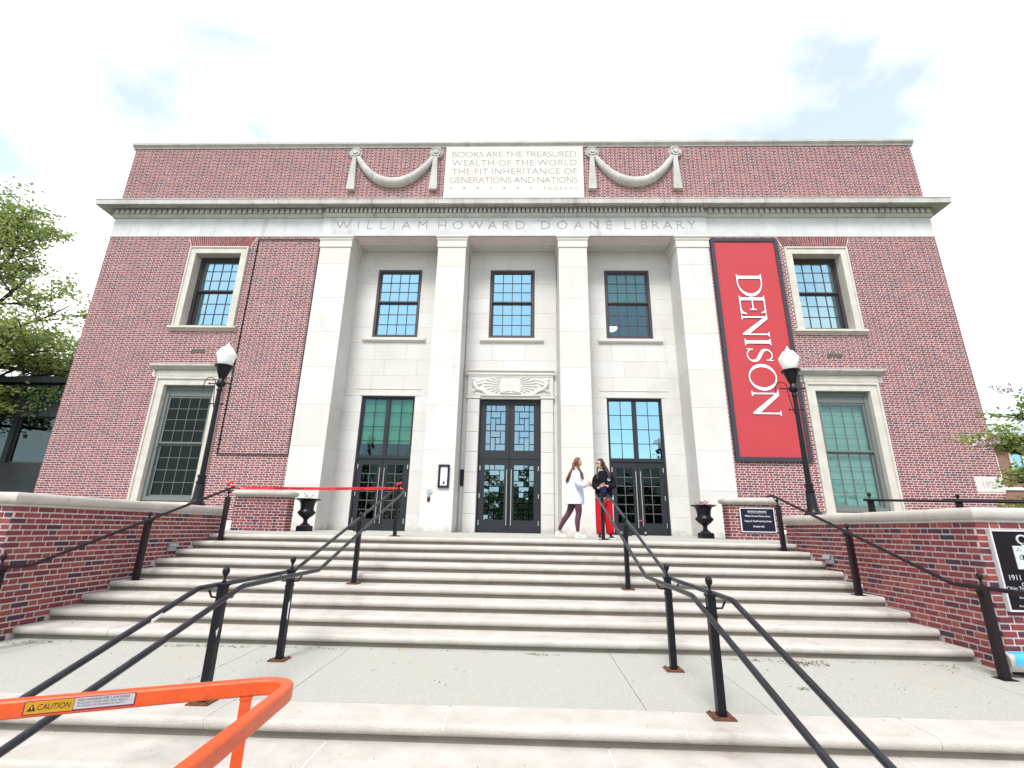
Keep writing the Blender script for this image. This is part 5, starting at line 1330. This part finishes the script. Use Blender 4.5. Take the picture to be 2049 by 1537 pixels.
# clothes: sweatshirt (long, loose), leggings
tor = [(1.555, yA, .80, .175, .135), (1.56, yA, .95, .165, .13), (1.575, yA, 1.12, .135, .13), (1.595, yA, 1.27, .105, .13), (1.615, yA, 1.36, .055, .07),
       (1.60, yA-.15, 1.29, .088), (1.62, yA-.225, 1.08, .082), (1.72, yA-.235, 1.032, .070), (1.825, yA-.20, 1.034, .044),
       (1.60, yA+.15, 1.29, .088), (1.65, yA+.21, 1.09, .080), (1.74, yA+.16, 1.09, .068), (1.825, yA+.11, 1.10, .044)]
secsA = [(1.570, yA, .655, .185, .14), (1.568, yA, .66, .205, .165), (1.565, yA, .72, .212, .17), (1.565, yA, .80, .208, .165), (1.568, yA, .92, .200, .155), (1.578, yA, 1.04, .185, .15), (1.588, yA, 1.16, .165, .155), (1.598, yA, 1.26, .135, .165), (1.605, yA, 1.325, .10, .15), (1.618, yA, 1.37, .065, .085), (1.625, yA, 1.395, .052, .055)]
skinned('sweatshirt', [(tor, [(0, 1), (1, 2), (2, 3), (3, 4), (3, 5), (5, 6), (6, 7), (7, 8), (3, 9), (9, 10), (10, 11), (11, 12)])], M_shirtA, pa, 2, lambda mb: torso(mb, secsA))
lg = [(1.565, yA, .84, .11, .09), (1.598, yA-.062, .72, .085), (1.645, yA-.08, .60, .088), (1.645, yA-.08, .46, .063), (1.61, yA-.08, .31, .062), (1.615, yA-.08, .15, .042), (1.615, yA-.08, .085, .037),
      (1.545, yA+.062, .72, .085), (1.50, yA+.08, .60, .088), (1.455, yA+.08, .48, .063), (1.345, yA+.09, .33, .062), (1.26, yA+.10, .17, .042), (1.235, yA+.10, .115, .037)]
skinned('leggings', [(lg, [(0, 1), (1, 2), (2, 3), (3, 4), (4, 5), (5, 6), (0, 7), (7, 8), (8, 9), (9, 10), (10, 11), (11, 12)])], M_legA, pa)
shoe(pa, (1.56, yA-.08, zA+.004), (1.80, yA-.10, zA+.004), M_shoeW, 0); shoe(pa, (1.155, yA+.10, zA+.045), (1.385, yA+.08, zA+.004), M_shoeW, 0)
rd = random.Random(4); strands = []
for i in range(34):
    u = rd.uniform(-1, 1); y0_ = yA+u*.075; dx = rd.uniform(-.02, .02)
    top = Vector((1.645-abs(u)*.01+dx, y0_*1.0, 1.63-.03*abs(u))); q1 = Vector((1.575+dx, yA+u*.085, 1.54)); q2 = Vector((1.55+dx, yA+u*.09-.02, 1.42)); q3 = Vector((1.48+dx*1.5, yA+u*.10-.03, 1.30)); q4 = Vector((1.42+dx*2, yA+u*.09-.03, 1.12+rd.uniform(-.03, .06)))
    strands.append(([top, q1, q2, q3, q4], .017))
for i in range(7):
    y0_ = yA-.075-rd.uniform(0, .015); strands.append(([Vector((1.67, y0_+.02, 1.61)), Vector((1.655, y0_, 1.52)), Vector((1.66+rd.uniform(-.02, .02), y0_-.01, 1.42)), Vector((1.69+.01*i, y0_-.04, 1.30)), Vector((1.73+.006*i, y0_-.05, 1.17))], .010))
hair(pa, hc, rr_[0], M_hairA, strands, .082, 1.13)
q = MB(); q.box(1.865, 1.945, yA-.20, yA-.185, 1.045, 1.06); tag(q.build('phone', M_maroon), 'dark phone held by the woman in the pale sweatshirt', 'phone')

# ---- woman in the black sweatshirt and red trousers, behind the post, head turned to the left
yB = -3.9; zB = fz(yB)
pb = empty('person', (2.12, yB, zB), 'woman with glasses in black sweatshirt and red trousers, hands together over the handrail', 'person', 'people talking at the top of the steps')
ch = []
body = [(2.13, yB, .86, .085, .07), (2.13, yB, .98, .10, .085), (2.14, yB, 1.12, .115, .09), (2.14, yB, 1.24, .12, .08), (2.115, yB, 1.31, .040, .040), (2.10, yB, 1.36, .037, .037),
        (1.985, yB, 1.225, .045), (1.955, yB-.02, 1.02, .036), (1.985, yB-.17, .955, .028), (2.00, yB-.24, .955, .022),
        (2.295, yB, 1.225, .045), (2.335, yB-.02, 1.02, .036), (2.24, yB-.19, .985, .028), (2.15, yB-.24, 1.0, .022),
        (2.06, yB, .74, .065), (2.05, yB, .44, .06), (2.045, yB, .26, .05), (2.04, yB, .06, .033), (2.20, yB, .74, .065), (2.22, yB, .44, .06), (2.23, yB, .26, .05), (2.235, yB, .06, .033)]
ch.append((body, ed))
hand(ch, (2.005, yB-.25, .955), (.5, -.7, .1), (0, 0, 1), .7, .9); hand(ch, (2.14, yB-.245, 1.0), (-1, -.3, .05), (0, 0, 1), .8, .9)
hc2 = (2.085, yB-.005, 1.465); rr2 = [None]
def addhead2(mb): rr2[0] = head(mb, hc2, -58, 0, .082)
skinned('body', ch, M_skin, pb, 2, addhead2); face(pb, hc2, rr2[0], .082, True)
tor = [(2.13, yB, .845, .165, .125), (2.13, yB, .97, .155, .12), (2.14, yB, 1.10, .155, .115), (2.14, yB, 1.22, .135, .10), (2.12, yB, 1.285, .06, .06),
       (1.99, yB, 1.20, .085), (1.955, yB-.02, 1.01, .080), (1.975, yB-.14, .958, .068), (1.995, yB-.22, .957, .042),
       (2.29, yB, 1.20, .085), (2.335, yB-.02, 1.02, .082), (2.26, yB-.17, .985, .070), (2.17, yB-.225, 1.0, .042)]
skinned('sweatshirt', [(tor, [(0, 1), (1, 2), (2, 3), (3, 4), (3, 5), (5, 6), (6, 7), (7, 8), (3, 9), (9, 10), (10, 11), (11, 12)])], M_shirtB, pb, 2, lambda mb: torso(mb, [(2.135, yB, .79, .16, .12), (2.135, yB, .795, .172, .135), (2.135, yB, .84, .178, .14), (2.137, yB, .92, .175, .135), (2.14, yB, 1.04, .172, .13), (2.142, yB, 1.15, .178, .125), (2.142, yB, 1.22, .175, .11), (2.135, yB, 1.27, .13, .095), (2.12, yB, 1.305, .075, .07), (2.115, yB, 1.325, .056, .052)], wob=.012))
lg = [(2.13, yB, .83, .15, .12), (2.06, yB, .70, .12), (2.05, yB, .50, .108), (2.045, yB, .30, .100), (2.045, yB, .12, .096), (2.045, yB, .035, .09),
      (2.205, yB, .70, .12), (2.22, yB, .50, .108), (2.232, yB, .30, .100), (2.238, yB, .12, .096), (2.238, yB, .035, .09)]
skinned('trousers', [(lg, [(0, 1), (1, 2), (2, 3), (3, 4), (4, 5), (0, 6), (6, 7), (7, 8), (8, 9), (9, 10)])], M_redp, pb)
q = MB(); q.tube([(2.305, yB-.045, .78), (2.305, yB-.045, .5), (2.31, yB-.035, .10)], .010, 6); q.build('side_stripe', M_white, pb)
q = MB(); q.tube([(2.115, yB-.118, .79), (2.12, yB-.12, .72), (2.108, yB-.115, .60)], .006, 5); q.build('drawstring', M_white, pb)
for x_ in (2.03, 2.24): shoe(pb, (x_, yB+.07, zB+.004), (x_-.02 if x_ < 2.1 else x_+.03, yB-.17, zB+.004), M_blackink, 0, M_white)
q = MB(); q.tube([(2.235+.028*math.cos(R(a)), yB-.118, 1.135+.028*math.sin(R(a))) for a in range(0, 361, 30)], .007, 6); q.ball((2.235, yB-.112, 1.135), .022, 8, 6, (1, .3, 1)); q.build('badge', M_badge, pb, smooth=60)
q = MB()
for s in (-1, 1):
    q.tube([Vector(hc2)+rr2[0] @ Vector(((s*.33+.22*math.cos(R(a)))*.082, -.99*.082, (.13+.19*math.sin(R(a)))*.082)) for a in range(0, 361, 30)], .0028, 5)
    q.tube([Vector(hc2)+rr2[0] @ Vector((s*.55*.082, -.97*.082, .15*.082)), Vector(hc2)+rr2[0] @ Vector((s*.84*.082, .05*.082, .12*.082))], .0025, 5)
q.tube([Vector(hc2)+rr2[0] @ Vector((-.1*.082, -1.03*.082, .14*.082)), Vector(hc2)+rr2[0] @ Vector((.1*.082, -1.03*.082, .14*.082))], .0025, 5)
tag(q.build('glasses', M_glasses, pb))
strands = []
for i in range(32):
    u = rd.uniform(-1, 1); v = rd.uniform(0, 1)
    a_ = R(20+140*v); cx_, cy_ = 2.10+.075*math.cos(R(20))*1.0, yB
    X0 = 2.10+.055*math.cos(a_*1.0-R(30)); Y0_ = yB+.06*math.sin(a_)
    strands.append(([Vector((2.10+rd.uniform(-.02, .03), yB+rd.uniform(-.02, .04), 1.575)), Vector((2.155+.02*u, Y0_*1.0, 1.50)), Vector((2.165+.03*u, Y0_, 1.38)), Vector((2.20+.04*u, yB+rd.uniform(-.02, .09), 1.26)), Vector((2.235+.05*u, yB+rd.uniform(-.03, .10), 1.13+rd.uniform(-.04, .07)))], .019))
for i in range(6): strands.append(([Vector((2.09, yB-.03, 1.56)), Vector((2.15, yB-.08, 1.47)), Vector((2.17+.01*i, yB-.09, 1.36)), Vector((2.215+.008*i, yB-.12, 1.25)), Vector((2.235+.006*i, yB-.13, 1.14))], .012))
for i in range(5): strands.append(([Vector((2.07, yB+.02, 1.56)), Vector((2.035, yB+.05, 1.46)), Vector((2.03-.004*i, yB+.02, 1.34)), Vector((2.01-.004*i, yB-.10, 1.24)), Vector((2.01-.004*i, yB-.12, 1.15))], .010))
hair(pb, hc2, rr2[0], M_hairB, strands, .082, 1.13)
q = MB(); q.tube([(2.04, yB-.33, .94), (2.07, yB-.36, .88), (2.10, yB-.35, .86), (2.12, yB-.33, .92), (2.09, yB-.33, .95)], .011, 6); tag(q.build('blue_lanyard', M_blue), 'blue strap gathered in the hands of the woman in black sweatshirt', 'strap')
# small bundle standing on the landing by the right door
sc = empty('black_scooter', (3.44, -.4, 0), 'small folding scooter with red grip parked before the right-bay door', 'scooter')
q = MB(); q.tube([(3.17, -.35, .14), (3.77, -.35, .14)], .022, 8); q.box(3.17, 3.67, -.40, -.30, .13, .15); q.build('deck', M_black, sc)
for x_ in (3.14, 3.80):
    q = MB(); nn = 18
    for i in range(nn):
        a0, a1 = 2*math.pi*i/nn, 2*math.pi*(i+1)/nn
        q.tube([(x_+.07*math.cos(a0), -.35, .085+.07*math.sin(a0)), (x_+.07*math.cos(a1), -.35, .085+.07*math.sin(a1))], .014, 6)
    w__ = q.build('wheel', M_black, sc, smooth=60); MB().tube([(x_, -.37, .085), (x_, -.33, .085)], .03, 10).build('hub', M_grey, w__)
q = MB(); q.tube([(3.78, -.35, .16), (3.70, -.35, .40)], .014, 8); q.tube([(3.17, -.35, .16), (3.22, -.35, .30)], .012, 8); q.build('stem', M_black, sc)
MB().tube([(3.64, -.43, .40), (3.78, -.27, .40)], .022, 8).build('grip', M_pink, sc, smooth=60)

# ------------------------------------------------------------------ leaf litter
random.seed(9)
def litter(name, spots, m_, lab, cat):
    mb = MB()
    for (x, y, z, n, sx, sy, sz) in spots:
        for i in range(int(n*1.8)):
            p = Vector((random.gauss(x, sx), random.gauss(y, sy), 0)); a_ = random.uniform(0, 6.28); l_ = random.uniform(.7, 1.7)*sz; w_ = l_*random.uniform(.15, .4)
            d_ = Vector((math.cos(a_), math.sin(a_), random.uniform(0, .35))); s_ = Vector((-math.sin(a_), math.cos(a_), random.uniform(-.2, .3)))
            p.z = z(p.y) if callable(z) else z
            p.z += .003; mb.add([p, p+d_*l_*.5+s_*w_, p+d_*l_+Vector((0, 0, .002)), p+d_*l_*.5-s_*w_*.2], [(0, 1, 2, 3)])
    tag(mb.build(name, m_), lab, cat, kind='stuff')
sp = [(.62, -8.20, ml, 26, .06, .018, .022), (.8, -8.21, ml, 10, .08, .01, .02), (2.9, -8.22, ml, 34, .13, .02, .022), (3.5, -8.30, ml, 80, .13, .05, .024), (3.3, -8.2, ml, 26, .3, .025, .02), (4.2, -8.2, ml, 22, .35, .03, .02), (5.0, -8.3, ml, 30, .15, .07, .02),
      (-1.9, -8.18, ml, 22, .35, .015, .022), (-2.9, -8.2, ml, 40, .30, .02, .024), (-3.4, -8.22, ml, 16, .12, .02, .022), (-5.0, -8.25, ml, 40, .18, .06, .024), (0, -8.9, ml, 26, 3., .35, .02), (-.5, -8.17, ml, 12, 1., .01, .02), (4, -9.0, ml, 20, .8, .3, .02), (-3.5, -8.8, ml, 22, .9, .3, .02)]
for k in range(1, 9):
    zt = ZE-RISE*k; yf = Y0-GO*k
    for s in (-1, 1): sp.append((s*5.1, yf+.30, zt, 16, .25, .06, .018))
    sp.append((0, yf+.36, zt, 12, 3.2, .02, .016)); sp.append((0, yf+.2, zt, 8, 3., .09, .014))
for k in range(0, 3): sp.append((-.2, YN-GO*k+.1, ZN-RISE*k, 12, 1.6, .08, .012))
litter('fallen_leaves', sp, M_debris, 'dry brown leaf litter and twigs scattered over steps and landing', 'leaf litter')
litter('green_sprig', [(3.02, -9.15, ml, 9, .05, .01, .03)], M_green_twig, 'small green sprig lying on the landing right of the railing', 'sprig')
q = MB(); q.box(-2.37, -2.355, RB-.002, RB-.0, -.0, .0)
# ------------------------------------------------------------------ trees
rt = random.Random(12)
def leafquad(mb, p, d, s, w_):
    n = Vector((rt.uniform(-1, 1), rt.uniform(-1, 1), rt.uniform(-.2, 1))).normalized(); t = d.cross(n)
    if t.length < 1e-3: return
    t.normalize(); q = [p, p+d*s*.35+t*w_, p+d*s*.75+t*w_*.8, p+d*s, p+d*s*.75-t*w_*.8, p+d*s*.35-t*w_]
    mb.add(q, [(0, 1, 2, 3, 4, 5)])
def grow(wood, leaf, p, d, r, ln, depth, spec):
    """recursive branching; leaves in sprays on the last orders"""
    n = 4; pts = [p]; dd = d.copy(); rs = [r]
    for i in range(n):
        dd = (dd+Vector((rt.gauss(0, .13), rt.gauss(0, .13), rt.gauss(0, .10)+spec['lift']*(.5 if depth > 1 else .15)))).normalized(); p = p+dd*ln/n; pts.append(p); rs.append(r*(1-.45*(i+1)/n))
    wood.tube(pts, rs, 5 if depth > 1 else 4, False)
    if depth <= 1:
        for q in pts[1:]:
            for _ in range(spec['n']):
                o = Vector((rt.gauss(0, 1), rt.gauss(0, 1), rt.gauss(0, .45)))*spec['spread']
                leafquad(leaf, q+o, Vector((rt.gauss(0, 1), rt.gauss(0, 1), rt.gauss(-.2, .5))).normalized(), spec['s']*rt.uniform(.6, 1.2), spec['s']*.26)
        if depth == 0: return
    for i in range(spec['kids'] if depth > 0 else 0):
        t = rt.uniform(.3, 1.); q = pts[min(n, int(t*n)+0)]
        a_ = rt.uniform(0, 6.28); side_ = Vector((math.cos(a_), math.sin(a_), rt.uniform(-.2, .5))).normalized(); grow(wood, leaf, q, (dd*.65+side_*.85).normalized(), rs[min(n, int(t*n))]*.62, ln*rt.uniform(.55, .78), depth-1, spec)
def tree(name, base, limbs, spec, lab, m_leaf, trunk_r, trunk_top, extra=None):
    e = empty(name, base, lab, 'tree'); wood = MB(); leaf = MB()
    b = Vector(base); T = Vector(trunk_top); tr = MB(); tr.tube([b-Vector((0, 0, .3)), b.lerp(T, .35)+Vector((.08, .05, 0)), b.lerp(T, .7)-Vector((.06, 0, 0)), T], [trunk_r*1.25, trunk_r, trunk_r*.85, trunk_r*.6], 10)
    tr.build('trunk', M_bark, e, smooth=60)
    for (p, d, r, ln, dep) in limbs: grow(wood, leaf, Vector(p), Vector(d).normalized(), r, ln, dep, spec)
    wood.build('limbs', M_bark, e, smooth=60); leaf.build('crown', m_leaf, e)
    if extra: extra(e)
sL = dict(lift=.02, n=6, spread=.24, s=.19, kids=4)
bL = Vector((-27.5, 7.0, GZ))
limbs = []
for (tx_, ty_, tz_, r, dep) in ((-19.8, 6.6, 7.6, .14, 3), (-19.5, 7.6, 9.0, .13, 3), (-21.5, 6.2, 10.6, .12, 3), (-20.5, 5.6, 6.0, .12, 3), (-24, 6, 15.0, .12, 3), (-22.5, 7, 12.8, .12, 3), (-23, 5, 5.6, .12, 3), (-21, 7.4, 8.4, .12, 3), (-26, 7, 17.5, .11, 3), (-20.2, 6.4, 8.3, .12, 3), (-20.0, 6.0, 6.8, .12, 3)):
    p0_ = Vector((-27.4, 7.0, tz_*.72+.3)); d_ = Vector((tx_, ty_, tz_))-p0_; limbs.append((p0_, d_, r, d_.length*.62, dep))
tree('deciduous_tree', bL, limbs, sL, 'tall tree with fine pale green leaves hanging beyond the left end of the library', M_leaf, .38, (-27.2, 7.0, 15.5))
sD = dict(lift=.0, n=8, spread=.09, s=.085, kids=3)
limbs = []
for (tx_, ty_, tz_) in ((10.0, -4.2, 2.3), (10.2, -4.2, 2.75), (10.05, -4.0, 1.85), (10.3, -4.0, 1.3), (10.15, -4.3, .8), (10.5, -4.3, 3.2), (10.4, -4.4, 2.3)):
    p0_ = Vector((11.3, -4.1, tz_*.85)); d_ = Vector((tx_, ty_, tz_))-p0_; limbs.append((p0_, d_, .03, d_.length*.80, 2))
def blooms(e):
    for c, n in ((Vector((9.82, -4.2, 1.98)), 70), (Vector((10.75, -4.0, 3.2)), 50), (Vector((10.0, -4.25, 2.0)), 16)):
        q = MB()
        for i in range(n): leafquad(q, c+Vector((rt.gauss(0, .10), rt.gauss(0, .08), rt.gauss(0, .05))), Vector((rt.gauss(0, 1), rt.gauss(0, 1), rt.gauss(0, 1))).normalized(), .07, .022)
        q.build('blossom', M_bloom, e)
tree('dogwood_tree', (11.4, -4.1, .36), limbs, sD, 'small green flowering tree at the right edge in front of the date stone', M_leaf, .07, (11.3, -4.1, 2.8), blooms)

# ------------------------------------------------------------------ neighbouring buildings
lb_ = empty('dark_glass_building', (-24, 9, GZ), 'low dark glazed building draped with ivy beyond the left end of the library', 'building')
m = MB(); slab_holes(m, -42, -14.3, GZ, 6.32, [(-23.4+2.05*i-16.0+ .0, -23.4+2.05*i-16.0+1.8, 2.6, 4.75) for i in range(12)], 7.0, 7.6); m.build('wall', M_dark, lb_)
MB().box(-42.2, -14.2, 6.7, 14, 6.322, 6.60).build('roof', M_dark, lb_)
MB().box(-42, -14.3, 8.6, 8.7, GZ, 6.3).build('interior', M_darkwall, lb_)
for i in range(12):
    x0 = -23.4+2.05*i-16.0
    w_ = MB(); frame(w_, x0+.01, x0+1.79, 2.61, 4.74, .07, 7.1, 7.2); w_ = w_.build('window', M_bronze, lb_); pane(w_, x0+.08, x0+1.72, 2.68, 4.67, 7.15, G_far, .004)
mb = MB(); rt2 = random.Random(5)
for i in range(3600):
    x = rt2.uniform(-30, -14.6); dens = .5+.5*math.sin(x*2.1)*math.sin(x*.9+1.0); hang = 6.25-abs(rt2.gauss(0, .75))*(.25+1.15*dens)
    if rt2.random() > .25+dens: continue
    p = Vector((x, 6.93-rt2.uniform(0, .10), max(hang, 2.2))); d_ = Vector((rt2.uniform(-.6, .6), -.3, -1)).normalized(); t_ = Vector((1, rt2.uniform(-.5, .5), 0)).normalized(); s_ = rt2.uniform(.10, .17)
    mb.add([p, p+d_*s_*.5+t_*s_*.45, p+d_*s_, p+d_*s_*.5-t_*s_*.45], [(0, 1, 2, 3)])
iv = empty('ivy', (-21, 6.9, 4), 'green ivy trailing down the fascia of the dark glass building', 'ivy'); mb.build('foliage', M_ivy, iv, kind='stuff')

rb_ = empty('brick_hall', (31, 18, GZ), 'distant brick hall with grey-green roof and white windows beyond the right end of the library', 'building')
hol = [(22.3+2.3*i, 23.9+2.3*i, 3.55, 5.0) for i in range(9)]
m = MB(); slab_holes(m, 21.5, 44, GZ, 5.35, hol, 15.0, 15.4); m.build('wall', M_fbrick, rb_)
MB().box(21.0, 44.5, 14.6, 15.4, 5.352, 5.62).build('eave', M_fwhite, rb_)
mb = MB(); mb.add([(21.0, 14.5, 5.64), (44.5, 14.5, 5.64), (44.5, 20, 7.75), (21.0, 20, 7.75), (21, 25, 5.64), (44.5, 25, 5.64)], [(0, 1, 2, 3), (3, 2, 5, 4), (0, 3, 4), (1, 5, 2)]); mb.build('roof', M_slate, rb_)
MB().box(21.4, 44.1, 14.93, 15.0, 2.78, 2.95).build('string_course', M_fwhite, rb_)
MB().box(21.5, 44, 16, 16.1, GZ, 5.3).build('interior', M_darkwall, rb_)
for (a_, b_, c_, d_) in hol:
    w_ = MB(); frame(w_, a_+.005, b_-.005, c_+.005, d_-.005, .09, 15.02, 15.12); w_.box((a_+b_)/2-.04, (a_+b_)/2+.04, 15.03, 15.11, c_+.095, d_-.095); w_ = w_.build('window', M_fwhite, rb_)
    for k in range(2): pane(w_, a_+.09+k*(b_-a_-.10)/2, a_+.09+k*(b_-a_-.10)/2+.70, c_+.09, d_-.09, 15.07, G_sky, .004)

# trees across the lawn, behind the camera: they stand in the door and window reflections
mb = MB(); tk = MB(); rt3 = random.Random(8)
for (x, y, h, r) in ((-26, -52, 11, 6), (-14, -60, 13, 7), (-3, -56, 9.5, 5.5), (6, -64, 12, 7), (15, -58, 10, 6), (27, -54, 12, 7), (-38, -58, 13, 8), (40, -60, 13, 8), (-9, -44, 7.5, 3.6), (20, -46, 7.5, 3.6), (1.5, -47, 8.2, 3.8)):
    for i in range(1500):
        u = Vector((rt3.gauss(0, 1), rt3.gauss(0, 1), rt3.gauss(0, 1))).normalized()*r*rt3.random()**.4; c = Vector((x, y, GZ+h*.62))+Vector((u.x, u.y, u.z*h*.42/r*.95))
        c += Vector((math.sin(c.z*2+x), 0, math.sin(c.x*1.7)))*.5
        a_ = Vector((rt3.gauss(0, 1), rt3.gauss(0, 1), rt3.gauss(0, 1))).normalized()*.34; b_ = a_.cross(Vector((rt3.gauss(0, 1), rt3.gauss(0, 1), rt3.gauss(0, 1)))).normalized()*.3
        mb.add([c-a_, c+b_, c+a_, c-b_], [(0, 1, 2, 3)])
    tk.tube([(x, y, GZ), (x+.2, y, GZ+h*.5)], [.3, .2], 6, False)
tag(mb.build('far_treeline', M_leaf2), 'line of leafy trees across the lawn, seen mirrored in the door glass', 'trees', kind='stuff')
tag(tk.build('far_treeline_trunks', M_bark), 'trunks of the trees across the lawn, mirrored in the door glass', 'trees', kind='stuff')
